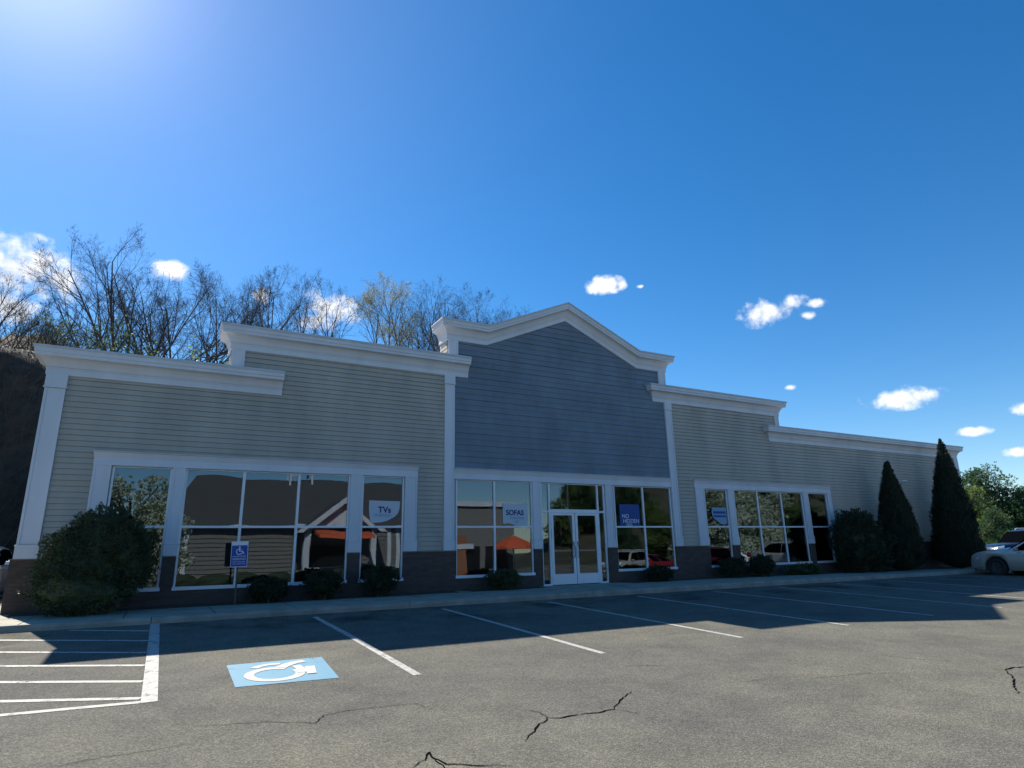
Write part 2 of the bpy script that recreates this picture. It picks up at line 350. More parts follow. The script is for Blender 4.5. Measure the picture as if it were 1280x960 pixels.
mb = MB(); q = [gp(283, 832), gp(402, 821.5), gp(424, 847.5), gp(294, 859.5)]
mb.quad(*[(p.x, p.y, lot_z(p.x, p.y)+.004) for p in (q[3], q[2], q[1], q[0])])
blue = struct(mb, 'accessible_parking_marking', BLUEP)
mb = MB()
c = gp(344, 843.5); c.y += .02
N = 40
for k in range(N):
    if 3 <= k <= 5: continue
    a0, a1 = 2*math.pi*k/N, 2*math.pi*(k+1)/N
    P = []
    for a, rr in ((a0, .40), (a1, .40), (a1, .27), (a0, .27)):
        x, y = c.x+rr*.86*math.cos(a), c.y+rr*math.sin(a); P.append((x, y, lot_z(x, y)+.008))
    mb.quad(*P[::-1])
def bar(pts, w, dz):
    q = [Vector(gp(*p).xy) for p in pts]; L_, R_ = [], []
    for i, p in enumerate(q):
        d = (q[min(i+1, len(q)-1)]-q[max(i-1, 0)]).normalized(); n = Vector((-d.y, d.x))*w/2; L_.append(p+n); R_.append(p-n)
    for i in range(len(q)-1): mb.quad(*[(p.x, p.y, lot_z(p.x, p.y)+dz) for p in (R_[i], R_[i+1], L_[i+1], L_[i])])
bar([(317, 836.2), (324, 833.6), (336, 831.4), (350, 830.4)], .11, .0085)
bar([(350, 835.2), (360, 831.2), (369, 828.6), (380, 826.9)], .15, .0095)
bar([(369.5, 832.6), (375.5, 836.2), (377.6, 841.2)], .11, .0105)
a = [gp(381, 833.8), gp(393, 833), gp(396, 842), gp(384, 843.2)]; mb.quad(*[(p.x, p.y, lot_z(p.x, p.y)+.0115) for p in a[::-1]])
o = mb.build('wheelchair_symbol', SYMBOL, blue)
# cracks in the asphalt
rnd = random.Random(5)
def crack(pts, w0, w1, name='asphalt_crack'):
    w0, w1 = w0*.7, w1*.68
    mb = MB(); P = [gp(*p).xy for p in pts]; Q = []
    for i in range(len(P)-1):
        n = max(2, int((P[i+1]-P[i]).length/.05))
        for k in range(n):
            t = k/n; p = P[i].lerp(P[i+1], t); Q.append(p+Vector((rnd.uniform(-1, 1), rnd.uniform(-1, 1)))*.016)
    Q.append(P[-1]); n = len(Q)
    for i in range(n-1):
        a, b = Q[i], Q[i+1]; d = (b-a); d = d.normalized() if d.length > 1e-6 else Vector((1, 0)); nn_ = Vector((-d.y, d.x))
        f = lambda j: (w0+(w1-w0)*math.sin(math.pi*min(1, max(0, j/n)))**.7)*(.55+.9*abs(noise.noise(Vector((j*.35, w1*91, 0)))))
        wa, wb = f(i)/2, f(i+1)/2
        mb.quad(*[(p.x, p.y, lot_z(p.x, p.y)+.005) for p in (a-nn_*wa, b-nn_*wb, b+nn_*wb, a+nn_*wa)])
    return struct(mb, name, CRACK)
crack([(656, 928), (668, 912), (683, 899), (687, 897)], .004, .03)
crack([(657, 888), (675, 891), (686, 898)], .004, .016)
crack([(685, 898), (703, 897), (722, 894)], .018, .04)
crack([(722, 893.5), (745, 891), (768, 887)], .012, .045)
crack([(767, 888), (775, 877), (789, 865)], .006, .028)
crack([(768, 887), (788, 890), (797, 893)], .004, .012)
crack([(240, 909), (300, 905), (330, 903), (355, 903.5), (395, 904), (404, 895), (440, 888), (480, 884), (518, 880), (530, 879)], .004, .018)
crack([(516, 879), (531, 884)], .003, .008)
crack([(514, 962), (530, 950), (537, 940), (541, 948), (560, 955), (600, 957), (640, 958)], .006, .03)
crack([(541, 948), (552, 958), (560, 966)], .006, .02)
crack([(1238, 836), (1256, 838), (1264, 835), (1280, 834), (1300, 836)], .008, .05)
crack([(1258, 838), (1266, 848), (1268, 858), (1274, 868)], .004, .035)
crack([(780, 833), (812, 832), (833, 833)], .004, .02)
crack([(1092, 818), (1130, 823), (1180, 826), (1200, 830)], .003, .02)
crack([(1190, 797), (1235, 801), (1278, 804)], .003, .022)
crack([(1000, 850), (1040, 846), (1080, 842), (1130, 842)], .003, .012)
crack([(820, 795), (845, 792), (880, 791)], .003, .014)
crack([(60, 960), (110, 950), (180, 940), (240, 930)], .003, .014)
crack([(930, 853), (948, 850), (960, 850)], .003, .012)

# ------------------------------------------------------------------ hillside behind
def hill_z(x, y):
    foot = 17.5-7.5*sstep(-1.8, -4.5, x)          # nearer on the left of the building
    h = (9.4+1.6*sstep(-2, -8, x))*sstep(foot, foot+4.5, y)+6.0*sstep(foot+5, 46, y)+3*sstep(46, 90, y)
    h *= 1-sstep(24, 46, x-.25*(y-20))
    h *= 1-.55*sstep(4, 26, x)*(1-sstep(24, 40, y))
    return lot_z(x, -3)-.35+h*(1+.10*fbm(x, y, .12))+(.45*fbm(x+9, y, .5)+.3*fbm(x, y+5, 1.3))*min(1, h/3)
mb = MB(); grid(mb, rng_(-70, -16, 3)+rng_(-15, 12, .6)+rng_(13, 70, 3), rng_(9, 32, .6)+rng_(34, 110, 4), hill_z)
struct(mb, 'hillside', SOIL, smooth=True)

# ------------------------------------------------------------------ the store
B = thing('store_building', 'long single storey shop with cream siding, white cornices and a grey gabled centre', 'building')
mb = MB()
mb.prism([(-2.65, 3.45), (-2.65, 5.70), (1.10, 5.70), (1.10, 6.80), (7.13, 6.80), (7.13, 7.97), (8.45, 7.97), (11.5, 9.28), (14.55, 7.97), (15.9, 7.97), (15.9, 6.78), (21.97, 6.78), (21.97, 5.70), (35.35, 5.70), (35.35, 3.45)], .015, .6)
UNITS = [(-1.15, .07), (.35, 4.31), (4.64, 5.83), (7.41, 9.99), (10.29, 12.79), (13.18, 15.71), (17.35, 18.52), (18.87, 22.84), (23.18, 24.41)]
GZ0, GZ1 = .36, 3.12
edges = [-2.65]+[e for u in UNITS for e in u]+[35.35]
for i in range(0, len(edges), 2): mb.box(edges[i], edges[i+1], .015, .3, 1.0, 3.45)
for u in UNITS: mb.box(u[0], u[1], .015, .3, GZ1, 3.45)
mb.box(-2.65, -2.35, .6, 16, 0, 5.0); mb.box(35.05, 35.35, .6, 16, 0, 5.0); mb.box(-2.65, 35.35, 16, 16.3, 0, 5.0)
mb.build('wall', SIDING, B)
mb = MB(); mb.box(-2.3, 35, .6, 16, 4.4, 4.6); mb.build('roof', mat('roof_membrane', (.12, .12, .12), .9), B)
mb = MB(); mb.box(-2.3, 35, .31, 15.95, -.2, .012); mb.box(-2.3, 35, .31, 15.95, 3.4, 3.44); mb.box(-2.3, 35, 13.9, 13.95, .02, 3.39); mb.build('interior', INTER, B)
# brick base
mb = MB(); lo = [-2.72]+edges[1:-1]+[35.42]
for i in range(0, len(lo), 2):
    mb = MB(); mb.box(lo[i], lo[i+1], -.055, .2, -.35, 1.075); pr_ = mb.build('brick_pier', BRICK, B)
    mb = MB(); mb.box(lo[i]-(.02 if i == 0 else 0), lo[i+1], -.075, .0, 1.076, 1.098); mb.build('ledge', mat('ledge_flashing', (.2, .17, .15), .6), pr_)
for i, u in enumerate(UNITS):
    mb = MB()
    if i != 4: mb.box(u[0], u[1], -.053, .2, -.35, GZ0-.03); mb.build('brick_apron', BRICK, B)
mb = MB(); mb.box(-2.72, -2.66, .21, 16, -.3, 1.075); mb.build('brick_base', BRICK, B)
# clapboards: every course is a board that leans out towards its lower edge
def siding(name, matl, z0, exposure, intervals, ztop, proud=.022, gap=None, slot=.009):
    mb = MB(); k = 0; z = z0; rr = random.Random(len(name)*7)
    while z < ztop:
        za, zb = z, z+exposure; cuts = sorted({za, zb} | {c for c in CUTS if za < c < zb})
        pr = proud*(1.0 if not gap or k % 2 == 0 else gap); dz = rr.uniform(-.0015, .0015)
        for a, b in zip(cuts[:-1], cuts[1:]):
            for fn in intervals((a+b)/2):
                x0, x1 = fn(a) if callable(fn) else fn; x2, x3 = fn(b) if callable(fn) else fn
                ya, yb = -pr*(zb-a)/exposure+dz, -pr*(zb-b)/exposure+dz
                a_ = a+(slot if a == za else 0)
                mb.quad((x0, ya, a_), (x1, ya, a_), (x3, yb, b), (x2, yb, b))
                if a == za: mb.quad((x0, .012, a_), (x1, .012, a_), (x1, ya, a_), (x0, ya, a_))
        z = zb; k += 1
    return mb.build(name, matl, B)
CUTS = {3.45, 5.16, 6.28}
def sL(z):
    r_ = []; right = 7.03
    left = -2.3 if z < 5.16 else 1.38
    if z < 3.45: r_ = [(left, -1.5), (6.19, right)]
    else: r_ = [(left, right)]
    return r_
siding('clapboard_siding', SIDING, 1.10, .1275, sL, 6.28)
CUTS = {3.45, 5.16, 6.28}
def sR(z):
    if z < 3.45: return [(16.0, 16.9), (24.63, 35.35)]
    if z < 5.16: return [(16.0, 35.35)]
    return [(16.0, 21.72)]
siding('clapboard_siding', SIDING, 1.10, .1275, sR, 6.28)
CUTS = {7.42}
def gx(z):   # half the gable's width at height z
    return max(0.0, (8.76-z)/(8.76-7.42)*3.03)
def sG(z):
    if z < 7.42: return [(7.3, 15.8)]
    return [lambda zz: (11.5-gx(zz), 11.5+gx(zz))]
siding('grey_clapboard_siding', GREY, 3.45, .1765, sG, 8.70, proud=.026, gap=.5)
# cornices: one moulded profile (out, down from top) swept along each parapet
CROWN = [(-.58, -.02), (-.58, .0), (.30, .0), (.30, -.045), (.285, -.05), (.285, -.135), (.265, -.145), (.265, -.215), (.235, -.225), (.19, -.235), (.145, -.265), (.105, -.32), (.075, -.39), (.06, -.42), (-.0, -.42)]
FRIEZE = [(-.0, -.425), (.058, -.425), (.058, -.455), (.046, -.462), (.046, -.585), (.034, -.595), (-.0, -.595)]
COPE = [(-.6, .002), (-.6, .018), (.31, .018), (.315, .012), (.315, -.03), (.302, -.03), (.302, .002)]
def sweep(name, prof, path, matl, parent, smooth=False, deep=True):
    mb = MB(); n = len(path); rings = []
    for i, (x, y, z) in enumerate(path):
        nrm = []
        for a, b in ((i-1, i), (i, i+1)):
            if a < 0 or b >= n: continue
            dx, dy = path[b][0]-path[a][0], path[b][1]-path[a][1]; l = math.hypot(dx, dy)
            nrm.append((dy/l, -dx/l))
        if len(nrm) == 1: mx_, my_ = nrm[0]
        else:
            sx, sy = nrm[0][0]+nrm[1][0], nrm[0][1]+nrm[1][1]; d = (sx*sx+sy*sy)/2; mx_, my_ = sx/d, sy/d
        rings.append([(x+mx_*o, y+my_*o, z+h) for o, h in prof])
    k = len(prof); vs = [v for r_ in rings for v in r_]; fs = []
    for i in range(n-1):
        for j in range(k): fs.append((i*k+j, (i+1)*k+j, (i+1)*k+(j+1) % k, i*k+(j+1) % k))
    fs.append(tuple(range(k))); fs.append(tuple((n-1)*k+j for j in range(k-1, -1, -1)))
    mb.add(vs, fs); return mb.build(name, matl, parent)
def cornice(path, back):
    cl = lambda pr: [(max(o, -back), h) for o, h in pr]
    c = sweep('cornice', cl(CROWN), path, TRIM, B)
    sweep('frieze_board', FRIEZE, path, TRIM, c)
    sweep('coping', cl(COPE), path, COPING, c)
    return c
cornice([(-2.65, .62, 5.72), (-2.65, 0, 5.72), (2.38, 0, 5.72)], .0)
cornice([(1.08, .62, 6.84), (1.08, 0, 6.84), (7.79, 0, 6.84)], .0)
cornice([(7.12, .62, 8.0), (7.12, 0, 8.0), (8.44, 0, 8.0), (11.51, 0, 9.33), (14.55, 0, 8.0), (15.92, 0, 8.0), (15.92, .62, 8.0)], .0)
cornice([(15.25, .02, 6.82), (15.25, 0, 6.82), (21.99, 0, 6.82), (21.99, .62, 6.82)], .0)
cornice([(21.28, .02, 5.74), (21.28, 0, 5.74), (35.33, 0, 5.74), (35.33, .62, 5.74)], .0)
# parapet caps behind the cornices
mb = MB()
for x0, x1, z in ((-2.6, 1.05, 5.725), (1.12, 7.1, 6.845), (15.95, 21.95, 6.825), (22.02, 35.3, 5.745)): mb.box(x0, x1, .03, .64, z-.03, z+.014)
mb.prism([(7.15, 7.97), (8.44, 7.97), (11.51, 9.3), (14.55, 7.97), (15.9, 7.97), (15.9, 8.014), (14.55, 8.014), (11.51, 9.344), (8.44, 8.014), (7.15, 8.014)], .03, .64)
mb.build('parapet_cap', COPING, B)
# soffit boards under the eaves in a slightly warmer paint, and siding on the parapet returns
for x, z0, z1 in ((7.118, 6.9, 7.4), (1.078, 5.8, 6.24)):
    z = z0; mb = MB()
    while z < z1: mb.quad((x-.012, -.0, z), (x-.012, .6, z), (x, .6, z+.125), (x, 0, z+.125)); z += .1275
    mb.build('parapet_siding', SIDING, B)
# pilasters
def pilaster(x0, x1, z0, z1, base=.28, cap=0, edge=.055):
    mb = MB(); mb.box(x0+.003, x1-.003, -.05, .012, z0, z1)
    mb.box(x0, x0+edge, -.064, .013, z0+base, z1-cap); mb.box(x1-edge, x1, -.064, .013, z0+base, z1-cap)
    mb.box(x0-.012, x1+.012, -.078, .014, z0, z0+base); mb.box(x0-.024, x1+.024, -.088, .01, z0+base-.03, z0+base)
    if base > .2: mb.box(x0+edge, x1-edge, -.081, -.07, z0+.05, z0+base-.06)
    if cap:
        mb.box(x0-.012, x1+.012, -.075, .014, z1-cap, z1); mb.box(x0-.03, x1+.03, -.09, .01, z1-cap-.0, z1-cap+.03)
    return mb.build('pilaster', TRIM, B, bevel=.004)
pilaster(-2.66, -2.27, 1.10, 5.13, cap=.31)
pilaster(7.02, 7.34, 1.10, 6.25, cap=.27)
pilaster(15.74, 16.06, 1.10, 6.23, cap=.27)
for x0, x1, z0, z1 in ((1.08, 1.40, 5.75, 6.25), (7.13, 7.45, 6.87, 7.41), (15.56, 15.90, 6.85, 7.41), (21.72, 21.97, 5.76, 6.23), (35.0, 35.34, 1.1, 5.15)):
    mb = MB(); mb.box(x0, x1, -.05, .012, z0, z1); mb.box(x0-.002, x0+.05, -.062, .01, z0, z1); mb.box(x1-.05, x1+.002, -.062, .01, z0, z1); mb.build('corner_board', TRIM, B, bevel=.003)
for x0, x1 in ((-1.52, -1.17), (.07, .35), (4.31, 4.64), (5.84, 6.20), (9.99, 10.28), (12.80, 13.10), (16.88, 17.33), (18.53, 18.86), (22.85, 23.17), (24.42, 24.66)):
    pilaster(x0, x1, 1.10, 3.13, edge=.05)
# heads over the shop windows
def head(x0, x1, ends=True):
    mb = MB(); mb.box(x0, x1, -.052, .012, 3.125, 3.29); mb.box(x0-.0, x1+.0, -.066, .013, 3.125, 3.15)
    e = .02 if ends else 0
    mb.hexa([(x0, -.052, 3.29), (x1, -.052, 3.29), (x1, .01, 3.29), (x0, .01, 3.29)], [(x0-e, -.095, 3.425), (x1+e, -.095, 3.425), (x1+e, .01, 3.425), (x0-e, .01, 3.425)])
    h = mb.build('window_head', TRIM, B)
    mb = MB(); mb.box(x0-.03*ends, x1+.03*ends, -.125, .01, 3.427, 3.447); mb.build('drip_cap', COPING, h)
head(-1.53, 6.21); head(7.345, 15.735, False); head(16.87, 24.67)
# windows
prng = random.Random(11)
def pane(x0, x1, z0, z1, parent, y=.035, mtl=None):
    mb = MB(); n = 10; b = prng.uniform(.0004, .0012)*min(1.5, (x1-x0)); t1, t2 = prng.uniform(-.0006, .0006), prng.uniform(-.0006, .0006)
    vs = []
    for j in range(n+1):
        for i in range(n+1):
            u, v = 2*i/n-1, 2*j/n-1
            vs.append((x0+(x1-x0)*i/n, y+b*(1-u*u)*(1-v*v)+t1*u+t2*v, z0+(z1-z0)*j/n))
    mb.add(vs, [(j*(n+1)+i, j*(n+1)+i+1, (j+1)*(n+1)+i+1, (j+1)*(n+1)+i) for j in range(n) for i in range(n)])
    return mb.build('pane', mtl or GLASS, parent, smooth=True)
def window(x0, x1, mull, rail=1.755, fw=.045):
    mb = MB(); z0, z1 = GZ0, GZ1-.0
    mb.box(x0, x0+fw, -.005, .09, z0, z1); mb.box(x1-fw, x1, -.005, .09, z0, z1)
    mb.box(x0+fw, x1-fw, -.004, .089, z1-.03, z1); mb.box(x0-.02, x1+.02, -.06, .088, z0-.028, z0+.05)
    for m_ in mull: mb.box(m_-.032, m_+.032, -.003, .087, z0+.05, z1-.03)
    cuts = [x0+fw]+[e for m_ in mull for e in (m_-.032, m_+.032)]+[x1-fw]
    for i in range(0, len(cuts), 2): mb.box(cuts[i], cuts[i+1], -.002, .086, rail-.027, rail+.027)
    w = mb.build('window', ALU, B, bevel=.003)
    for i in range(0, len(cuts), 2):
        pane(cuts[i], cuts[i+1], z0+.05, rail-.027, w); pane(cuts[i], cuts[i+1], rail+.027, z1-.03, w)
    return w
window(-1.15, .07, []); window(.35, 4.31, [1.66, 2.985]); window(4.64, 5.83, [])
window(7.41, 9.99, [8.675]); window(13.18, 15.71, [14.44])
window(17.35, 18.52, []); window(18.87, 22.84, [20.18, 21.55]); window(23.18, 24.41, [])
# entrance: side lights, transom and a pair of glazed doors
mb = MB(); z1 = GZ1
for x0, x1, a, b in ((10.29, 10.345, .0, z1), (10.585, 10.645, .0, z1), (12.47, 12.53, .0, z1), (12.735, 12.79, .0, z1)): mb.box(x0, x1, -.006, .1, a, b)
for x0, x1 in ((10.345, 10.585), (12.53, 12.735)):
    mb.box(x0, x1, -.004, .098, z1-.03, z1); mb.box(x0, x1, -.004, .098, 2.20, 2.26); mb.box(x0, x1, -.004, .098, .0, .05)
mb.box(10.645, 12.47, -.004, .098, z1-.03, z1); mb.box(10.645, 12.47, -.004, .098, 2.185, 2.30)
en = mb.build('entrance_frame', ALU, B, bevel=.003)
pane(10.345, 10.585, .05, 2.20, en); pane(10.345, 10.585, 2.26, z1-.03, en); pane(12.53, 12.735, .05, 2.20, en); pane(12.53, 12.735, 2.26, z1-.03, en); pane(10.645, 12.47, 2.30, z1-.03, en)
for x0, x1, hx in ((10.65, 11.545, 11.47), (11.57, 12.465, 11.64)):
    mb = MB(); mb.box(x0, x0+.09, -.012, .05, .02, 2.18); mb.box(x1-.09, x1, -.012, .05, .02, 2.18)
    mb.box(x0+.09, x1-.09, -.01, .048, 2.11, 2.18); mb.box(x0+.09, x1-.09, -.01, .048, .02, .33)
    dr = mb.build('door', ALU, B, bevel=.003)
    pane(x0+.09, x1-.09, .33, 2.11, dr, .022)
    mb = MB(); mb.tube([Vector((hx, -.012, .82)), Vector((hx, -.07, .84)), Vector((hx, -.075, 1.0)), Vector((hx, -.07, 1.16)), Vector((hx, -.012, 1.18))], [.013]*5, 8)
    mb.build('handle', DARK, dr, smooth=True)
    mb = MB(); mb.box(x0+.1, x1-.1, .06, .09, 1.0, 1.05); mb.build('panic_bar', mat('anodised_aluminium', (.45, .45, .46), .4, metal=.6), dr)
    mb = MB(); mb.box(hx-.03, hx+.03, -.025, -.012, 1.2, 1.3); mb.build('lock', GALV, dr)
mb = MB(); mb.box(10.652, 10.70, -.05, -.013, 1.42, 1.72); mb.build('door_intercom', SIGNWHITE, B, bevel=.006)
# security lamp high on the right wall
sl = thing('security_light', 'small twin floodlight on the cream wall between the two conical shrubs', 'wall lamp', (30.0, -.01, 3.84))
mb = MB(); mb.lathe([(.0, -.03), (.07, -.03), (.07, .0), (0, .0)], (0, .02, 0), 'Y', 16); mb.build('mount', ALU, sl)
for s in (-1, 1):
    mb = MB(); mb.tube([Vector((0, -.02, 0)), Vector((s*.08, -.08, .02)), Vector((s*.11, -.13, .0)), Vector((s*.14, -.22, -.04))], [.015, .015, .035, .06], 12); mb.build('lamp_head', ALU, sl, smooth=True)
# gooseneck gaps where the cornices meet: flashing boxes seen at the steps
# ------------------------------------------------------------------ posters behind the glass
NAVY = mat('poster_navy_ink', (.01, .03, .17), .6); PWHITE = mat('poster_paper', (.5, .54, .6), .6); PBLUE = mat('poster_blue', (.014, .062, .26), .6); PLIGHT = mat('poster_light_blue', (.20, .34, .50), .6); TEAL = mat('poster_teal_ink', (.12, .32, .5), .6)
def poster(label, x0, x1, z0, z1, outline, base, y=.018):
    t = thing('window_poster', label, 'poster', ((x0+x1)/2, y, z0))
    mb = MB(); w, h = x1-x0, z1-z0
    mb.prism([((u-.5)*w, v*h) for u, v in outline], 0, .004); mb.build('sheet', base, t)
    return t
RECT = [(0, 0), (1, 0), (1, 1), (0, 1)]
t = poster('pale curling poster reading TVs in the narrow window left of the grey gable', 4.85, 5.73, 1.86, 2.46, [(.14, .0), (.42, .03), (.6, .1), (.82, .27), (.93, .42), (.98, .62), (1, .98), (0, 1), (.01, .55), (.05, .12)], PWHITE)
text_mesh('lettering', 'TVs', .23, NAVY, t, (.0, -.003, .345), (1, 0, 0), (0, 0, 1), bold=.006)
text_mesh('lettering', 'STARTING', .1, TEAL, t, (-.06, -.003, .20), (1, 0, 0), (0, 0, 1))
t = poster('pale poster reading SOFAS in the window left of the doors', 8.96, 9.82, 1.80, 2.46, [(0, .1), (.08, .07), (.2, .1), (.36, .06), (.5, .0), (.8, -.01), (1, .0), (1, 1), (0, 1)], PWHITE)
text_mesh('lettering', 'SOFAS', .215, NAVY, t, (-.01, -.003, .37), (1, 0, 0), (0, 0, 1), bold=.006)
text_mesh('lettering', 'STARTING', .11, TEAL, t, (.06, -.003, .215), (1, 0, 0), (0, 0, 1))
text_mesh('lettering', 'AT', .11, TEAL, t, (.06, -.003, .10), (1, 0, 0), (0, 0, 1))
t = poster('dark blue poster reading NO HIDDEN FEES in the window right of the doors', 13.40, 14.26, 1.79, 2.50, RECT, PBLUE)
text_mesh('lettering', 'NO', .19, SIGNWHITE, t, (-.34, -.003, .31), (1, 0, 0), (0, 0, 1), align='LEFT')
text_mesh('lettering', 'HIDDEN', .185, SIGNWHITE, t, (-.31, -.003, .15), (1, 0, 0), (0, 0, 1), align='LEFT')
text_mesh('lettering', 'FEES', .13, SIGNWHITE, t, (-.17, -.003, .02), (1, 0, 0), (0, 0, 1), align='LEFT')
t = poster('light blue torn poster with two dark bands in the far right shop window', 17.67, 18.42, 1.83, 2.46, [(.55, .05), (.8, .03), (1, .08), (1, .98), (.05, 1), (0, .75), (.06, .4)], PLIGHT)
mb = MB(); mb.box(-.31, .33, -.003, -.001, .40, .49); mb.box(-.30, .34, -.003, -.001, .27, .345); mb.build('printed_band', PBLUE, t)
# ------------------------------------------------------------------ accessible parking sign
sg = thing('parking_sign', 'blue accessible parking sign with white symbol on a leaning grey post by the shop windows', 'sign', (1.655, -.72, 0))
sg.rotation_euler = (0, R(-1.2), R(-8))
mb = MB(); mb.box(-.045, -.012, -.012, .012, -.05, 1.40); mb.box(-.018, -.012, -.03, .03, -.05, 1.40); mb.build('post', mat('dark_steel_post', (.07, .075, .08), .5, metal=.4), sg)
mb = MB(); mb.box(-.18, .18, -.036, -.031, .82, 1.395)
bz = mb.build('sign_border', SIGNWHITE, sg, bevel=.0015)
mb = MB(); mb.box(-.168, .168, -.040, -.0365, .835, 1.305); pl = mb.build('sign_plate', SIGNBLUE, sg)
mb = MB()
c0 = Vector((.0, -.0415, 1.165)); n = 20
for k in range(n):
    if k in (0, 1, 2, 3, 4): continue
    a0, a1 = 2*math.pi*k/n, 2*math.pi*(k+1)/n
    P = [(c0.x+rr*math.cos(a), -.042, c0.z+rr*math.sin(a)) for a, rr in ((a0, .072), (a1, .072), (a1, .056), (a0, .056))]; mb.quad(*P[::-1])
mb.box(-.012, .012, -.043, -.0405, 1.165, 1.24); mb.box(-.012, .07, -.0432, -.0406, 1.165, 1.18); mb.hexa([(.055, -.043, 1.18), (.075, -.043, 1.18), (.075, -.0405, 1.18), (.055, -.0405, 1.18)], [(.085, -.043, 1.11), (.105, -.043, 1.11), (.105, -.0405, 1.11), (.085, -.0405, 1.11)])
mb.box(-.01, .05, -.0433, -.0407, 1.21, 1.222); mb.lathe([(0, -.0435), (.019, -.0435), (.019, -.041)], (0, 0, 1.265), 'Y', 14)
mb.build('wheelchair_symbol', SIGNWHITE, sg)
text_mesh('lettering', 'HANDICAPPED', .042, SIGNWHITE, sg, (0, -.041, 1.055), (1, 0, 0), (0, 0, 1), .0006)
text_mesh('lettering', 'PARKING', .068, SIGNWHITE, sg, (0, -.041, .995), (1, 0, 0), (0, 0, 1), .0006)
text_mesh('lettering', 'PERMIT REQUIRED', .033, SIGNWHITE, sg, (0, -.041, .935), (1, 0, 0), (0, 0, 1), .0006)
text_mesh('lettering', 'VIOLATORS FINED', .033, SIGNWHITE, sg, (0, -.041, .89), (1, 0, 0), (0, 0, 1), .0006)

# ------------------------------------------------------------------ shrubs
def rvec(rr):
    while True:
        v = Vector((rr.uniform(-1, 1), rr.uniform(-1, 1), rr.uniform(-1, 1)))
        if .05 < v.length < 1: return v.normalized()
def leaf(mb, p, d, n, l, w):
    s = d.cross(n); s = s.normalized()*w/2 if s.length > 1e-5 else Vector((w/2, 0, 0))
    mb.add((p-s*.4, p+d*l*.5-s, p+d*l, p+d*l*.5+s), ((0, 1, 2, 3),))
def lobes_crown(mb, lobes, n, l, w, rr, rough=.16, upb=.35, zmin=0.0, shell=.72, tufts=5):
    A = [r_[0]*r_[1]+r_[0]*r_[2]+r_[1]*r_[2] for _, r_ in lobes]; tot = sum(A)
    for (c, r_), a in zip(lobes, A):
        for _ in range(int(n*a/tot/tufts)):
            d = rvec(rr); b = 1+rough*noise.noise(Vector((d.x*2.6+c[0]*3, d.y*2.6+c[1]*3, d.z*2.6+c[2]*3)))*2.0
            s = (shell+(1-shell)*rr.random()**.6)*b
            p = Vector((c[0]+d.x*r_[0]*s, c[1]+d.y*r_[1]*s, c[2]+d.z*r_[2]*s))
            if p.z < zmin: continue
            for _ in range(tufts):
                o = (d+Vector((0, 0, upb))+rvec(rr)*.75).normalized()
                leaf(mb, p+rvec(rr)*l*.35, o, rvec(rr), l*rr.uniform(.6, 1.3), w*rr.uniform(.7, 1.2))
def core(mb, c, r_, zmin, rr, nseg=12):
    vs, fs = [], []
    for j in range(nseg+1):
        for i in range(2*nseg):
            th, ph = math.pi*j/nseg, math.pi*i/nseg; d = Vector((math.sin(th)*math.cos(ph), math.sin(th)*math.sin(ph), math.cos(th)))
            b = 1+.22*noise.noise(d*2.3+Vector(c)*3); vs.append((c[0]+d.x*r_[0]*b, c[1]+d.y*r_[1]*b, max(zmin, c[2]+d.z*r_[2]*b)))
    for j in range(nseg):
        for i in range(2*nseg): fs.append((j*2*nseg+i, j*2*nseg+(i+1) % (2*nseg), (j+1)*2*nseg+(i+1) % (2*nseg), (j+1)*2*nseg+i))
    mb.add(vs, fs)
def shrub(name, label, cat, loc, lobes, n, l, w, matl, seed, group=None, rough=.16, upb=.35, stem=True):
    rr = random.Random(seed); t = thing(name, label, cat, loc, 0, group)
    mb = MB()
    for c, r_ in lobes: core(mb, c, [q*.72 for q in r_], .02, rr)
    lobes_crown(mb, lobes, n, l, w, rr, rough, upb, .0)
    mb.build('foliage', matl, t)
    if stem:
        mb = MB()
        for k in range(5):
            a = k*1.26; mb.tube([Vector((.05*math.cos(a), .05*math.sin(a), -.05)), Vector((.2*math.cos(a), .2*math.sin(a), .45))], [.03, .02], 6)
        mb.build('stem', BARK, t)
    return t
mb = MB()
for x0, x1 in ((-2.5, 7.2), (7.6, 9.95), (13.2, 35.2)):
    n = max(2, int((x1-x0)/1.2))
    for i in range(n):
        a, b = x0+(x1-x0)*i/n, x0+(x1-x0)*(i+1)/n; ea, eb = -.78+.05*noise.noise(Vector((a, 3, 0))), -.78+.05*noise.noise(Vector((b, 3, 0)))
        mb.quad((a, ea, walk_z(a)+.006), (b, eb, walk_z(b)+.006), (b, -.056, walk_z(b)+.03), (a, -.056, walk_z(a)+.03))
tag(mb.build('mulch_bed', MULCH), kind='structure')
shrub('yew_shrub', 'large rounded dark green yew at the left corner of the shop', 'shrub', (-1.12, -1.12, 0),
      [((0, 0, .95), (1.02, .82, .98)), ((.05, 0, 1.2), (.85, .72, .85)), ((-.36, -.05, .82), (.66, .7, .82)), ((.36, 0, 1.02), (.66, .7, .85)), ((.1, .05, 1.45), (.58, .56, .72)), ((-.15, -.3, .5), (.9, .6, .55))], 52000, .058, .022, YEW, 3, rough=.13, upb=.2)
small = [(2.32, .46, .52, 'low dark shrub just right of the parking sign post'), (3.62, .47, .66, 'rounded dark shrub under the middle of the left shop windows'), (5.03, .47, .74, 'rounded dark shrub below the TVs poster'),
         (8.62, .52, .50, 'low bright-edged shrub under the SOFAS poster window'), (14.35, .47, .46, 'small shrub under the window right of the doors'),
         (17.75, .52, .64, 'dark shrub under the light blue torn poster'), (19.2, .56, .72, 'tallest low dark shrub under the four-light window at right'), (21.5, .55, .32, 'flat spreading shrub beside the big rounded bush at right')]
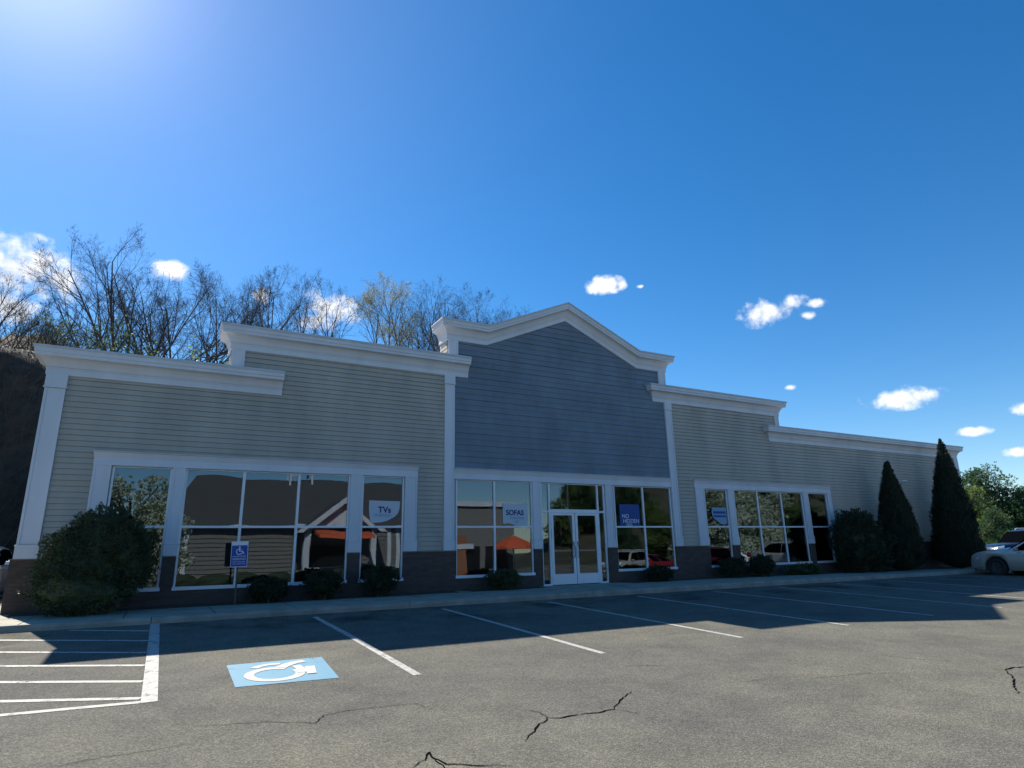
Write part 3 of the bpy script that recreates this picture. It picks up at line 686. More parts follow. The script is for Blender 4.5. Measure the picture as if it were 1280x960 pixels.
for i, (x, r_, h, lab) in enumerate(small):
    z = walk_z(x); rr = random.Random(40+i)
    lb = [((0, 0, h*.52), (r_*.92, .42, h*.5)), ((rr.uniform(-.15, -.05), -.06, h*.62), (r_*.6, .34, h*.4)), ((rr.uniform(.08, .18), .02, h*.55), (r_*.62, .34, h*.42))]
    if i == 7: lb = [((0, 0, .15), (.85, .4, .18)), ((.3, -.1, .2), (.4, .3, .16))]
    shrub('box_shrub', lab, 'shrub', (x, -.62, z), lb, 5200, .06, .03, [BOXW, BOXW, BOXW, LIMEL if False else YEW, BOXW, BOXW, BOXW, YEW][i], 60+i, 'low shrubs along the shop front', rough=.24)
shrub('yew_shrub', 'big loose dark bush at the right end of the shop windows', 'shrub', (24.75, -.98, walk_z(24.7)),
      [((0, 0, 1.1), (1.15, .8, 1.1)), ((-.6, 0, 1.15), (.7, .7, 1.05)), ((.6, 0, .95), (.75, .7, .95)), ((-.1, .05, 1.8), (.7, .55, .65)), ((.4, .1, 1.7), (.55, .5, .6))], 26000, .10, .034, BOXW, 8, rough=.3)
def conifer(label, loc, r_, h, seed, lean=0, tips=1, full=1.5):
    rr = random.Random(seed); t = thing('arborvitae', label, 'conical shrub', loc, 0, 'conical evergreens by the right end of the shop')
    mb = MB()
    def rad(u, a):
        base = r_*min(1, (u/.07)**.5 if u < .07 else 1)*(1-max(0, (u-.06)/.94)**full)
        return base*(1+.15*noise.noise(Vector((math.cos(a)*1.6, math.sin(a)*1.6, u*h*1.1+seed)))+.16*noise.noise(Vector((math.cos(a)*4, math.sin(a)*4, u*h*3+seed))))
    N, K = 40, 36; vs = []; fs = []
    for j in range(N+1):
        u = j/N
        for k in range(K):
            a = 2*math.pi*k/K; q = rad(u, a)*.86; vs.append((q*math.cos(a)+lean*u, q*math.sin(a), .02+u*h*.97))
    for j in range(N):
        for k in range(K): fs.append((j*K+k, j*K+(k+1) % K, (j+1)*K+(k+1) % K, (j+1)*K+k))
    mb.add(vs, fs)
    for _ in range(20000):
        u = 1-math.sqrt(rr.random()); u = min(.985, u*1.0+.0); a = rr.uniform(0, 2*math.pi); q = rad(u, a)*rr.uniform(.82, 1.05)
        p = Vector((q*math.cos(a)+lean*u, q*math.sin(a), .02+u*h)); o = (Vector((math.cos(a)*.45, math.sin(a)*.45, 1))+rvec(rr)*.4).normalized()
        leaf(mb, p, o, Vector((math.cos(a), math.sin(a), 0))+rvec(rr)*.5, rr.uniform(.1, .22), rr.uniform(.035, .07))
    for k in range(tips):
        for _ in range(500):
            u = rr.random(); p = Vector((lean+(k-(tips-1)/2)*.18+rr.gauss(0, .05*(1-u)+.015), rr.gauss(0, .05*(1-u)+.015), h*.93+u*(h*.08+.06*k)))
            leaf(mb, p, (Vector((0, 0, 1))+rvec(rr)*.4).normalized(), rvec(rr), .12, .05)
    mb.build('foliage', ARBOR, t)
    mb = MB(); mb.tube([Vector((0, 0, -.1)), Vector((0, 0, .5))], [.09, .07], 8); mb.build('trunk', BARK, t)
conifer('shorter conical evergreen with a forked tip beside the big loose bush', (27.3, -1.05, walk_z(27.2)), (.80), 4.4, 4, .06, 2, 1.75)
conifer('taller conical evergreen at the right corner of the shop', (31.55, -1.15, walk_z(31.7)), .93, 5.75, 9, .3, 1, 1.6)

# ------------------------------------------------------------------ trees
def tree_mesh(seed, H, stems, spread, trunk_r, split, levels=4, droop=0.0, leaves=0, dens=1.0, leafsize=.09, crown_start=.25):
    rr = random.Random(seed); tr = MB(); tw = MB(); tips = []
    def grow(p, d, L, r0, lev):
        n = 7 if lev == 0 else 5 if lev < 3 else 3
        pts = [p]; rs = [r0]; dirs = []
        wob = (.09, .14, .2, .26, .3)[lev]
        for i in range(n):
            t = (i+1)/n
            d = (d+rvec(rr)*wob+Vector((0, 0, (.04, .07, .06, .04, 0)[lev]-droop*lev*.03))).normalized()
            pts.append(pts[-1]+d*L/n); rs.append(max(.0035, r0*(1-.75*t))); dirs.append(d)
        (tr if lev < 2 else tw).tube(pts, rs, (7, 6, 4, 3, 3)[lev], cap=False)
        if lev >= levels: tips.append((pts[-1], d)); return
        nb = int(round(((9, 8, 7, 6)[lev])*dens*rr.uniform(.8, 1.2)))
        for k in range(nb):
            c0_ = crown_start if lev == 0 else .3
            t = c0_+(1-c0_)*(k+rr.random())/nb
            f = t*n; i = min(n-1, int(f)); q = pts[i].lerp(pts[i+1], f-i); dd = dirs[i]
            side = dd.cross(rvec(rr)); side = side.normalized() if side.length > 1e-4 else Vector((1, 0, 0))
            ang = rr.uniform(.4, .85)
            nd = (dd*math.cos(ang)+side*math.sin(ang)).normalized()
            Lc = L*(.58, .58, .5, .5)[lev]*(1.12-(.72 if lev == 0 else .55)*t)*rr.uniform(.75, 1.15)
            rc = max(.004, min(rs[i]*.58, Lc*(.016 if lev < 1 else .011)+.0025))
            grow(q, nd, Lc, rc, lev+1)
    for s in range(stems):
        a = 2*math.pi*s/stems+rr.uniform(-.4, .4); sp = spread*rr.uniform(.4, 1.15) if stems > 1 else spread*.2
        d = Vector((math.sin(sp)*math.cos(a), math.sin(sp)*math.sin(a), math.cos(sp)))
        base = Vector((.25*math.cos(a), .25*math.sin(a), 0)) if stems > 1 else Vector((0, 0, 0))
        grow(base-Vector((0, 0, .6)), d, (H*.95/max(.7, math.cos(sp)))*rr.uniform(.85, 1.05), trunk_r*rr.uniform(.75, 1.1), 0)
    zs = sorted(v[2] for v in tw.v); k_ = H/zs[int(len(zs)*.9985)]
    for q in (tr, tw): q.v = [(v[0]*k_, v[1]*k_, v[2]*k_) for v in q.v]
    tips = [(p*k_, d) for p, d in tips]
    lf = None
    if leaves:
        lf = MB()
        for _ in range(leaves):
            p, d = rr.choice(tips); q = p-d*rr.uniform(0, .7)+rvec(rr)*.18
            leaf(lf, q, rvec(rr), rvec(rr), leafsize*rr.uniform(.6, 1.3), leafsize*.7)
    return tr, tw, lf
def bare_tree(label, loc, rz, args, group, leafmat=BUDL):
    t = thing('bare_tree', label, 'tree', loc, rz, group); tr, tw, lf = tree_mesh(**args)
    tr.build('trunk', BARK, t, smooth=True); c = tw.build('crown', TWIG, t)
    if lf: lf.build('new_leaves', leafmat, t)
    return t
TG = 'trees on the slope behind the shop'
def base(px, Y, py=460):
    p = at(px, py, Y); return Vector((p.x, Y, hill_z(p.x, Y)))
def put(px, toppx, toppy, Y):
    b = base(px, Y); tp = at(toppx, toppy, Y); return b, tp.z-b.z
def plant(px, top, Y, rz, label, kw, src=None):
    b, h = put(px, px, top, Y)
    if src is None: return bare_tree(label, b, rz, dict(kw, H=h), TG)
    H0 = src['h']; return dup(src['o'], b, rz, h/H0, label)
P = {}
def proto(key, px, top, Y, rz, label, **kw):
    b, h = put(px, px, top, Y); P[key] = dict(o=bare_tree(label, b, rz, dict(kw, H=h), TG), h=h)
proto('big', 165, 318, 30, .4, 'wide spreading bare tree with many stems rising over the left end of the roof', seed=21, stems=9, spread=.78, trunk_r=.15, split=0, dens=.95, crown_start=.3)
proto('vase', 292, 322, 32, 0, 'dark vase shaped bare tree just left of the higher cream parapet', seed=5, stems=5, spread=.5, trunk_r=.12, split=0, dens=.95, crown_start=.3)
plant(218, 352, 33, 2.1, 'spreading bare tree between the widest bare tree and the higher cream parapet', None, P['big'])
proto('slim', 378, 335, 36, 0, 'slender bare tree in front of the small white cloud left of the gable', seed=9, stems=2, spread=.12, trunk_r=.12, split=0, dens=.85, crown_start=.3)
proto('bud', 470, 345, 38, 0, 'slim tree with pale yellow buds left of the gable', seed=14, stems=2, spread=.2, trunk_r=.13, split=0, dens=.9, leaves=9000, leafsize=.085, crown_start=.35)
proto('round', 525, 350, 40, 0, 'bare tree with several dark stems close to the left of the gable', seed=31, stems=4, spread=.3, trunk_r=.15, split=0, dens=.85, crown_start=.35)
plant(340, 322, 34, 1.2, 'bare tree with upright limbs left of the small white cloud', None, P['slim'])
plant(410, 345, 37, 2.4, 'thin bare tree right of the small white cloud', None, P['slim'])
plant(556, 372, 42, .9, 'bare tree whose twigs rise behind the left eave of the gable', None, P['round'])
plant(590, 372, 45, 2.2, 'bare tree top showing just above the left slope of the gable', None, P['vase'])
plant(622, 366, 46, 4.0, 'last bare tree on the right, behind the slope of the gable', None, P['round'])
plant(-30, 315, 26, .6, 'tall bare tree at the left edge of the picture', None, P['vase'])
# brush on the edge of the slope
def brush(label, px, top, Y, rz, src=None, leaves=0, lm=BUDL, seed=3):
    b = base(px, Y); h = max(2.4, at(px, top, Y).z-b.z)
    if src: return dup(src[0], b, rz, min(1.5, h/src[1]), label, 'brush on the slope behind the shop')
    t = thing('brush_shrub', label, 'shrub', b, rz, 'brush on the slope behind the shop'); tr, tw, lf = tree_mesh(seed=seed, H=h, stems=6, spread=.7, trunk_r=.035, split=0, levels=3, dens=.72, leaves=leaves, leafsize=.12, crown_start=.2)
    tr.build('branch', TWIG, t); tw.build('twigs', TWIG, t)
    if lf: lf.build('new_leaves', lm, t)
    return (t, h)
b1 = brush('brush with yellow green new leaves left of the wide spreading tree', 100, 395, 22, 0, leaves=900, lm=LIMEL)
b2 = brush('bare brush above the dark slope at far left', 30, 400, 17.5, 0, seed=8)
brush('leafy brush on the dark slope near the roof corner', 60, 405, 20, 1.3, b1); brush('leafy brush under the wide spreading tree', 135, 415, 24, 2.6, b1)
brush('bare brush at the left picture edge on the slope', 2, 392, 17, 2.2, b2); brush('bare brush between the corner and the leafy brush', 78, 415, 18.5, 4.1, b2)
brush('bare brush right of the wide spreading tree', 212, 415, 24, 3.3, b2); brush('bare brush left of the higher parapet', 258, 408, 25, .7, b2)
plant(498, 372, 44, 5.6, 'bare tree between the yellow budding tree and the gable', None, P['slim'])
brush('leafy brush close to the higher cream parapet', 278, 428, 23, 5.1, b1); brush('bare brush low on the slope at the left edge', -25, 395, 16.5, 5.5, b2)
for i, (px, top, Y, k) in enumerate(((14, 470, 13.4, 0), (38, 455, 13.8, 1), (-8, 500, 12.6, 1), (24, 540, 12.2, 0), (46, 500, 12.8, 1), (8, 590, 11.5, 1), (34, 600, 11.4, 0))):
    brush('brush growing on the dark slope beside the left wall of the shop', px, top, Y, i*1.7, b2)
for i, (px, top, Y) in enumerate(((50, 425, 19), (120, 430, 21), (235, 432, 27), (318, 400, 30), (365, 405, 31), (445, 435, 32), (540, 425, 36))):
    brush('bare tangled brush on the slope behind the roof', px, top, Y, i*1.1, b2)
# green trees right of the shop
def leafy_tree(name, label, loc, H, lobes, n, l, w, matl, seed, group, trunk_r=.2, upb=.2, rough=.3):
    rr = random.Random(seed); t = thing(name, label, 'tree', loc, 0, group)
    mb = MB(); mb.tube([Vector((0, 0, -.4)), Vector((.05, .02, H*.4)), Vector((0, .1, H*.8))], [trunk_r, trunk_r*.75, trunk_r*.25], 9)
    for c, r_ in lobes:
        c = Vector(c); z0 = min(c.z*.75, H*.6); mb.tube([Vector((.02, .02, z0)), Vector((c.x*.5, c.y*.5, (z0+c.z)/2+.1)), c], [trunk_r*.4, trunk_r*.26, .03], 6)
    mb.build('trunk', BARK, t, smooth=True)
    mb = MB(); lobes_crown(mb, lobes, n, l, w, rr, rough, upb, -9, shell=.35, tufts=6); mb.build('crown', matl, t); return t
def rlobes(seed, H, Rr, n, low=.25, shape=1.0):
    rr = random.Random(seed); o = []
    for k in range(n):
        u = low+(1-low)*(k+rr.random())/n; a = rr.uniform(0, 6.28); rad = Rr*(1-shape*max(0, (u-low)/(1-low))**1.3)
        q = rad*rr.uniform(.25, .75); s = Rr*rr.uniform(.28, .46)*(1.15-.55*u); o.append(((q*math.cos(a), q*math.sin(a), u*H*.95), (s, s, s*.62)))
    return o
GR = 'green trees right of the shop'
def gbase(px, Y): p = at(px, 690, Y); return (p.x, Y, lot_z(p.x, -3)-.15)
L1 = leafy_tree('spruce_tree', 'dark green tree with feathery top right of the tall conical evergreen', gbase(1246, 12), 7.9, rlobes(2, 7.9, 4.5, 40, .1, .72), 56000, .18, .065, GREENL, 2, GR)
L2 = leafy_tree('leafy_tree', 'bright fresh green tree low beside the parked vehicles', gbase(1222, 9), 5.6, rlobes(6, 5.6, 3.0, 22, .1, .6), 26000, .15, .08, LIMEL, 6, GR)
L3 = leafy_tree('leafy_tree', 'round green tree at the right picture edge', gbase(1284, 10), 6.0, rlobes(12, 6.0, 3.4, 24, .08, .5), 30000, .16, .08, GREENL, 12, GR)
dup(L1, gbase(1305, 18), 1.1, .95, 'dark green tree beyond the right picture edge'); dup(L3, gbase(1258, 20), 2.2, 1.0, 'round green tree behind the dark feathery one')
dup(L3, gbase(1250, 6), 4.0, .62, 'low round green tree above the dark utility vehicle'); dup(L2, gbase(1216, 22), 3.0, 1.0, 'fresh green tree at the foot of the tall conical evergreen')
for i, px in enumerate((1215, 1240, 1270, 1300)):
    x = gbase(px, 30+4*i); dup(L3, x, i*1.3, .9, ['far green tree low behind the tall conical evergreen', 'far green tree behind the dark feathery tree', 'far green tree above the silver car', 'far green tree outside the right edge'][i])

# ------------------------------------------------------------------ cars
def carmat(name, col, rough=.28, metal=.35): return mat(name, col, rough, metal=metal, coat=.6, var=.03)
TYRE = mat('tyre', (.018, .018, .018), .85); RIM = mat('alloy_rim', (.09, .09, .095), .4, metal=.6); LAMPG = mat('headlamp_glass', (.75, .77, .8), .12); REDL = mat('tail_lamp', (.35, .01, .01), .2); BLKPL = mat('black_plastic', (.02, .02, .022), .55)
def car(label, loc, rz, paint, kind='sedan', group=None, cat='car', name='parked_car'):
    t = thing(name, label, cat, loc, rz, group)
    S = kind == 'suv'
    hl = 2.35 if not S else 2.4; wr = .325 if not S else .37; hw = .90 if not S else .96
    ax = (-1.38, 1.40); gr = .2 if not S else .27
    belt = .92 if not S else 1.08
    def lerp(tab, x):
        for (a, va), (b, vb) in zip(tab[:-1], tab[1:]):
            if x <= b: return va+(vb-va)*(x-a)/(b-a)
        return tab[-1][1]
    top = [(-hl, .62), (-hl+.06, .86), (-hl+.2, .98), (-1.75, 1.02), (-1.0, belt+.03), (.8, belt+.01), (1.1, .985), (1.7, .93), (2.08, .85), (2.26, .76), (hl, .60)] if not S else [(-hl, .7), (-hl+.05, 1.05), (-1.9, 1.12), (.8, belt+.02), (1.1, 1.1), (1.8, 1.04), (2.16, .97), (2.32, .84), (hl, .55)]
    wid = [(-hl, .66), (-hl+.08, .80), (-hl+.3, .86), (-1.5, hw), (1.4, hw), (hl-.35, .86), (hl-.1, .74), (hl, .6)]
    xs = sorted(set([-hl, -hl+.06, -hl+.2, -2, -1.0, -.6, 0, .5, .8, 1.1, 1.9, 2.08, hl-.2, hl-.1, hl]+[round(a+o, 3) for a in ax for o in (-.42, -.4, -.36, -.3, -.2, -.1, 0, .1, .2, .3, .36, .4, .42)]))
    mb = MB(); rings = []
    for x in xs:
        zt, w = lerp(top, x), lerp(wid, x); zb = gr+.0*abs(x)
        if abs(x) > hl-.25: zb = gr+.06
        for a in ax:
            d = abs(x-a); ar = wr+.06
            if d < ar+.01: zb = max(zb, wr+math.sqrt(max(0, ar*ar-d*d)))
        zm = zb+(zt-zb)*.45
        half = [(w*.86, zb), (w*.975, zb+.03), (w*1.0, max(zb+.06, zm)), (w*.985, zt-.16 if zt-.16 > zm else zm+.02), (w*.93, zt-.05), (w*.80, zt-.005), (w*.4, zt+.025)]
        rings.append([(x, -y, z) for y, z in half]+[(x, 0, zt+.03)]+[(x, y, z) for y, z in half[::-1]])
    k = len(rings[0]); vs = [v for r_ in rings for v in r_]; fs = []
    for i in range(len(rings)-1):
        for j in range(k-1): fs.append((i*k+j, i*k+j+1, (i+1)*k+j+1, (i+1)*k+j))
    fs.append(tuple(range(k))); fs.append(tuple((len(rings)-1)*k+j for j in range(k-1, -1, -1)))
    mb.add(vs, fs); bd = mb.build('body', paint, t, smooth=True)
    mb = MB(); mb.box(-hl+.15, hl-.15, -hw*.8, hw*.8, gr+.01, gr+.5); mb.build('underbody', DARK, t)
    # cabin: a tapered loft with window panels laid on its planes
    rz_ = 1.45 if not S else 1.74; zb = belt-.02
    prof = [(1.05, zb), (.2, rz_-.06), (-.1, rz_-.01), (-.6, rz_), (-1.1, rz_-.05), (-1.95, zb+.08)] if not S else [(1.05, zb), (.45, rz_-.08), (.2, rz_-.02), (-.8, rz_), (-1.95, rz_-.05), (-2.3, zb+.05)]
    yb, yr = (.80, .60) if not S else (.88, .72)
    yat = lambda z: yb+(yr-yb)*(z-zb)/(rz_-zb)
    sx = sorted(set([-1.95 if not S else -2.3, 1.05]+[p[0] for p in prof]+[ -1.5, .6, .85]))
    pr = sorted(prof); mb = MB(); rings = []
    for x in sx:
        zt = lerp(pr, x); y0 = yat(zb); y1 = yat(zt)
        rings.append([(x, -y0, zb-.06), (x, -y1, max(zb-.05, zt-.03)), (x, -y1*.88, zt+.0), (x, 0, zt+.022), (x, y1*.88, zt+.0), (x, y1, max(zb-.05, zt-.03)), (x, y0, zb-.06)])
    k = 7; vs = [v for r_ in rings for v in r_]; fs = [(i*k+j, i*k+j+1, (i+1)*k+j+1, (i+1)*k+j) for i in range(len(rings)-1) for j in range(k-1)]
    mb.add(vs, fs); cb = mb.build('cabin', paint, t, smooth=True)
    GL = mat('car_window', (.002, .0025, .003), .12, spec=.03); GL.node_tree.nodes['Principled BSDF'].inputs['IOR'].default_value = 1.12
    for s in (-1, 1):
        for poly in ([(.80, zb+.03), (.24, rz_-.13), (-.28, rz_-.075), (-.28, zb+.03)], [(-.34, zb+.03), (-.34, rz_-.075), (-1.0, rz_-.1), (-1.5, zb+.08)]) if not S else ([(.82, zb+.04), (.45, rz_-.16), (-.2, rz_-.1), (-.2, zb+.04)], [(-.26, zb+.04), (-.26, rz_-.1), (-1.2, rz_-.1), (-1.2, zb+.04)], [(-1.27, zb+.04), (-1.27, rz_-.1), (-1.85, rz_-.13), (-2.1, zb+.08)]):
            mb = MB(); a = [(x, s*(yat(z)+.012), z) for x, z in poly]; b = [(x, s*(yat(z)-.02), z) for x, z in poly]; n = len(a)
            mb.add(a+b, [tuple(range(n)), tuple(range(2*n-1, n-1, -1))]+[(i, n+i, n+(i+1) % n, (i+1) % n) for i in range(n)]); mb.build('side_window', GL, cb)
        mb = MB(); mb.hexa([(.60, s*.86, zb+.02), (.72, s*.86, zb+.02), (.72, s*1.04, zb+.04), (.62, s*1.04, zb+.04)], [(.60, s*.88, zb+.13), (.68, s*.88, zb+.13), (.68, s*1.04, zb+.14), (.62, s*1.04, zb+.14)]); mb.build('wing_mirror', paint, t, bevel=.02)
        mb = MB(); x0 = hl-.42; mb.hexa([(x0, s*.74, .60+.12*S*2), (hl-.07, s*.56, .56+.12*S*2), (hl-.11, s*.73, .56+.12*S*2), (x0+.05, s*.865, .62+.12*S*2)], [(x0-.05, s*.74, .72+.12*S*2), (hl-.14, s*.56, .665+.12*S*2), (hl-.17, s*.72, .67+.12*S*2), (x0, s*.85, .73+.12*S*2)]); mb.build('headlight', LAMPG, t, bevel=.01)
        mb = MB(); mb.box(-hl-.005, -hl+.25, s*.58 if s > 0 else -.84, .84 if s > 0 else -.58, .74+.1*S, .9+.16*S); mb.build('taillight', REDL, t, bevel=.02)
        for a in ax:
            mb = MB(); yc = s*(hw-.11)
            mb.lathe([(wr*.62, -.10), (wr*.93, -.10), (wr, -.07), (wr, .07), (wr*.93, .10), (wr*.62, .10), (wr*.62, -.10)], (a, yc, wr), 'Y', 28); w_ = mb.build('wheel', TYRE, t, smooth=True)
            mb = MB(); o = s*.085
            mb.lathe([(wr*.64, o), (wr*.57, o), (wr*.55, o-s*.04), (.0, o-s*.06)], (a, yc, wr), 'Y', 24)
            for q in range(5):
                an = q*1.2566; c_, s_ = math.cos(an), math.sin(an); p = lambda r_, h_: (a+r_*c_-h_*s_, yc+o*1.0, wr+r_*s_+h_*c_); p2 = lambda r_, h_: (a+r_*c_-h_*s_, yc+o-s*.05, wr+r_*s_+h_*c_)
                mb.add([p(.03, -.03), p(wr*.6, -.025), p(wr*.6, .025), p(.03, .03), p2(.03, -.03), p2(wr*.6, -.025), p2(wr*.6, .025), p2(.03, .03)], [(0, 1, 2, 3), (0, 4, 5, 1), (2, 6, 7, 3), (1, 5, 6, 2)])
            mb.build('rim', RIM, w_)
    ws = [(1.035, zb+.02), (.24, rz_-.075)] if not S else [(1.03, zb+.03), (.5, rz_-.11)]
    mb = MB(); (xa, za), (xb, zb2) = ws; mb.hexa([(xa+.02, -yat(za)*.9, za), (xa+.02, yat(za)*.9, za), (xa-.02, yat(za)*.9, za-.02), (xa-.02, -yat(za)*.9, za-.02)], [(xb+.03, -yat(zb2)*.86, zb2+.02), (xb+.03, yat(zb2)*.86, zb2+.02), (xb-.02, yat(zb2)*.86, zb2-.02), (xb-.02, -yat(zb2)*.86, zb2-.02)]); mb.build('windscreen', GL, cb)
    xa, za, xb, zb2 = (-1.9, zb+.11, -1.12, rz_-.075) if not S else (-2.28, zb+.08, -2.0, rz_-.1)
    mb = MB(); mb.hexa([(xa-.03, -yat(za)*.86, za), (xa-.03, yat(za)*.86, za), (xa+.02, yat(za)*.86, za-.02), (xa+.02, -yat(za)*.86, za-.02)], [(xb-.03, -yat(zb2)*.84, zb2+.02), (xb-.03, yat(zb2)*.84, zb2+.02), (xb+.02, yat(zb2)*.84, zb2-.01), (xb+.02, -yat(zb2)*.84, zb2-.01)]); mb.build('rear_window', GL, cb)
    mb = MB(); mb.box(hl-.12, hl+.005, -.5, .5, .36+.1*S, .5+.12*S); mb.build('grille', BLKPL, t)
    if S:
        for s in (-1, 1):
            mb = MB(); mb.tube([Vector((.1, s*.64, rz_)), Vector((0, s*.64, rz_+.055)), Vector((-1.8, s*.64, rz_+.04)), Vector((-1.9, s*.64, rz_-.01))], [.018]*4, 6); mb.build('roof_rail', ALU, t, smooth=True)
    return t
SILVER = carmat('silver_paint', (.5, .47, .41)); DBLUE = carmat('dark_blue_paint', (.008, .012, .025), metal=0); WHITE = carmat('white_paint', (.7, .72, .75), metal=0); MAROON = carmat('maroon_paint', (.1, .015, .02)); REDP = carmat('red_paint', (.3, .015, .015))
def carpos(x, y): return (x, y, lot_z(x, y))
car('silver saloon parked nose in at the right edge', carpos(29.25, -5.45), R(90), SILVER).scale = (1.05,)*3
car('dark blue utility vehicle with roof rails behind the silver saloon', (39.9, -.5, lot_z(39, -3)), R(152), DBLUE, 'suv', cat='car').scale = (1.05,)*3
car('white car parked beside the left wall of the shop, mostly out of view', (-4.62, 6.4, lot_z(-5, -3)+.13), R(-90), WHITE)

# ------------------------------------------------------------------ the other side of the car park (seen in the shop windows)
O = thing('plaza_building', 'long brown roofed shop across the car park, reflected in the left windows', 'building', (0, -35, lot_z(9, -30)))
GZ = lot_z(9, -30)
BROWN = mat('roof_shingle', (.066, .066, .068), .9, var=.2, vscale=6, bump=.4); TAN = mat('tan_siding', (.185, .178, .165), .7, var=.08)
eh, rh = 3.38-GZ, 7.4-GZ
mb = MB(); mb.box(.9, 22.4, -12, 0, 0, eh); mb.build('wall', TAN, O)
mb = MB(); mb.hexa([(.3, .6, eh-.05), (22.6, .6, eh-.05), (22.6, -6, eh-.05), (.3, -6, eh-.05)], [(2.0, -5.6, rh), (22.6, -5.6, rh), (22.6, -6, rh), (2.0, -6, rh)]); mb.hexa([(.3, -6.01, eh-.05), (22.6, -6.01, eh-.05), (22.6, -12.6, eh-.05), (.3, -12.6, eh-.05)], [(2, -6.01, rh), (22.6, -6.01, rh), (22.6, -6.3, rh), (2, -6.3, rh)]); rf = mb.build('roof', BROWN, O)
mb = MB(); mb.box(.25, 22.65, .6, .68, eh-.2, eh); mb.build('fascia', TRIM, rf)
mb = MB()
for z in rng_(.6, eh-.2, .3): mb.box(.9, 22.4, .0, .05, z, z+.24)
mb.build('siding', TAN, O)
mb = MB(); mb.box(.9, 22.4, .0, .03, 0, .75); mb.build('brick_base', BRICK, O)
for x in (.9, 1.5, 16.5, 17.2): 
    mb = MB(); mb.box(x, x+.3, .03, .08, .75, eh-.2); mb.build('corner_board', TRIM, O)
gh = 5.2-GZ
mb = MB(); mb.prism([(9.6, eh-.4), (14.9, eh-.4), (12.25, gh-.35)], 1.4, 2.2); mb.build('gable_wall', TRIM, O)
mb = MB(); mb.prism([(8.9, eh-.75), (9.3, eh-.75), (12.25, gh-.25), (15.2, eh-.75), (15.6, eh-.75), (12.25, gh+.05)], -3, 2.6); mb.build('gable_roof', BROWN, O)
mb = MB(); mb.prism([(8.8, eh-.8), (9.35, eh-.8), (12.25, gh-.35), (15.15, eh-.8), (15.7, eh-.8), (12.25, gh+.1)], 2.61, 2.72); mb.build('gable_trim', TRIM, O)
for x in (9.6, 14.6):
    mb = MB(); mb.box(x, x+.4, 1.8, 2.2, 0, eh-.4); mb.build('column', TRIM, O)
mb = MB(); mb.hexa([(10.1, 2.8, eh-1.0), (14.2, 2.8, eh-1.0), (14.2, 4.6, eh-1.3), (10.1, 4.6, eh-1.3)], [(10.1, 2.8, eh-.75), (14.2, 2.8, eh-.75), (14.2, 4.55, eh-1.1), (10.1, 4.55, eh-1.1)]); mb.build('awning', mat('orange_canvas', (.62, .10, .035), .7), O)
mb = MB(); mb.box(10.4, 14.2, .03, .06, .1, 2.6); mb.build('shop_window', mat('dark_window', (.015, .017, .02), .1), O)
mb = MB()
for z in (.55, 1.05): mb.box(10.0, 14.6, 2.05, 2.12, z, z+.07)
for x in rng_(10.2, 14.4, .6): mb.box(x, x+.06, 2.06, 2.11, .1, 1.05)
mb.build('railing', TRIM, O)
for x in (18.4, 20.6):
    mb = MB(); mb.box(x, x+1.3, .055, .085, 1.0, 2.5); wf = mb.build('window', mat('dark_window', (.015, .017, .02), .1), O)
    mb = MB(); mb.box(x-.12, x, .05, .11, .9, 2.6); mb.box(x+1.3, x+1.42, .05, .11, .9, 2.6); mb.box(x, x+1.3, .05, .11, 2.5, 2.6); mb.box(x, x+1.3, .05, .11, .9, 1.0); mb.build('frame', TRIM, wf)
cu = MB()
for sx in (-1, 1):
    for sy in (-1, 1): cu.hexa([(10.2+sx*.95, -6+sy*.95, rh-.5), (10.35+sx*.95, -6+sy*.95, rh-.5), (10.35+sx*.95, -5.85+sy*.95, rh-.5), (10.2+sx*.95, -5.85+sy*.95, rh-.5)], [(10.2+sx*.7, -6+sy*.7, rh+2), (10.35+sx*.7, -6+sy*.7, rh+2), (10.35+sx*.7, -5.85+sy*.7, rh+2), (10.2+sx*.7, -5.85+sy*.7, rh+2)])
cu.box(9.3, 11.25, -5.1, -5.0, rh+.4, rh+.55); cu.box(9.35, 11.2, -5.15, -5.05, rh+1.3, rh+1.45); cu.prism([(9.1, rh+2), (11.4, rh+2), (10.25, rh+3.2)], -7.1, -4.9); cu.build('cupola', TRIM, O)
Q = thing('flat_shop', 'flat roofed tan shop with a white fascia, reflected left of the doors', 'building', (22.9, -35, GZ))
mb = MB(); mb.box(0, 5.9, -12, 0, 0, 5.35-GZ-.3); mb.build('wall', TAN, Q)
mb = MB(); mb.box(-.1, 6.0, -12.1, .2, 5.35-GZ-.35, 5.4-GZ); mb.build('fascia', TRIM, Q)
mb = MB(); mb.box(.0, .9, .01, .4, 0, 3.3); mb.build('brick_pier', mat('orange_brick', (.3, .12, .06), .85, var=.2, vscale=8), Q)
mb = MB(); mb.box(.1, 1.5, .41, .46, 2.2, 2.6); mb.build('sign_panel', TRIM, Q)
mb = MB(); mb.box(1.1, 2.2, .0, .1, .05, 2.4); mb.box(2.7, 5.2, .0, .1, .6, 2.4); mb.build('shop_window', mat('dark_window', (.015, .017, .02), .1), Q)
u = thing('patio_umbrella', 'orange patio umbrella reflected below the SOFAS poster', 'umbrella', (27.6, -33, GZ))
mb = MB(); mb.tube([Vector((0, 0, 0)), Vector((0, 0, 3.2))], [.04, .03], 8); mb.build('pole', ALU, u)
mb = MB(); mb.lathe([(1.75, 2.15), (1.72, 2.35), (1.1, 2.75), (.06, 3.15), (.0, 3.15)], (0, 0, 0), 'Z', 8); mb.build('canopy', mat('orange_canvas', (.62, .10, .035), .7), u)
h = MB(); 
for i in range(9): core(h, (1.5+i*2.0, 0, .35), (1.1, .5, .62), 0, rnd, 8)
hd = thing('hedge', 'low clipped hedge in front of the brown roofed shop', 'hedge', (0, -31.2, GZ)); rr = random.Random(3)
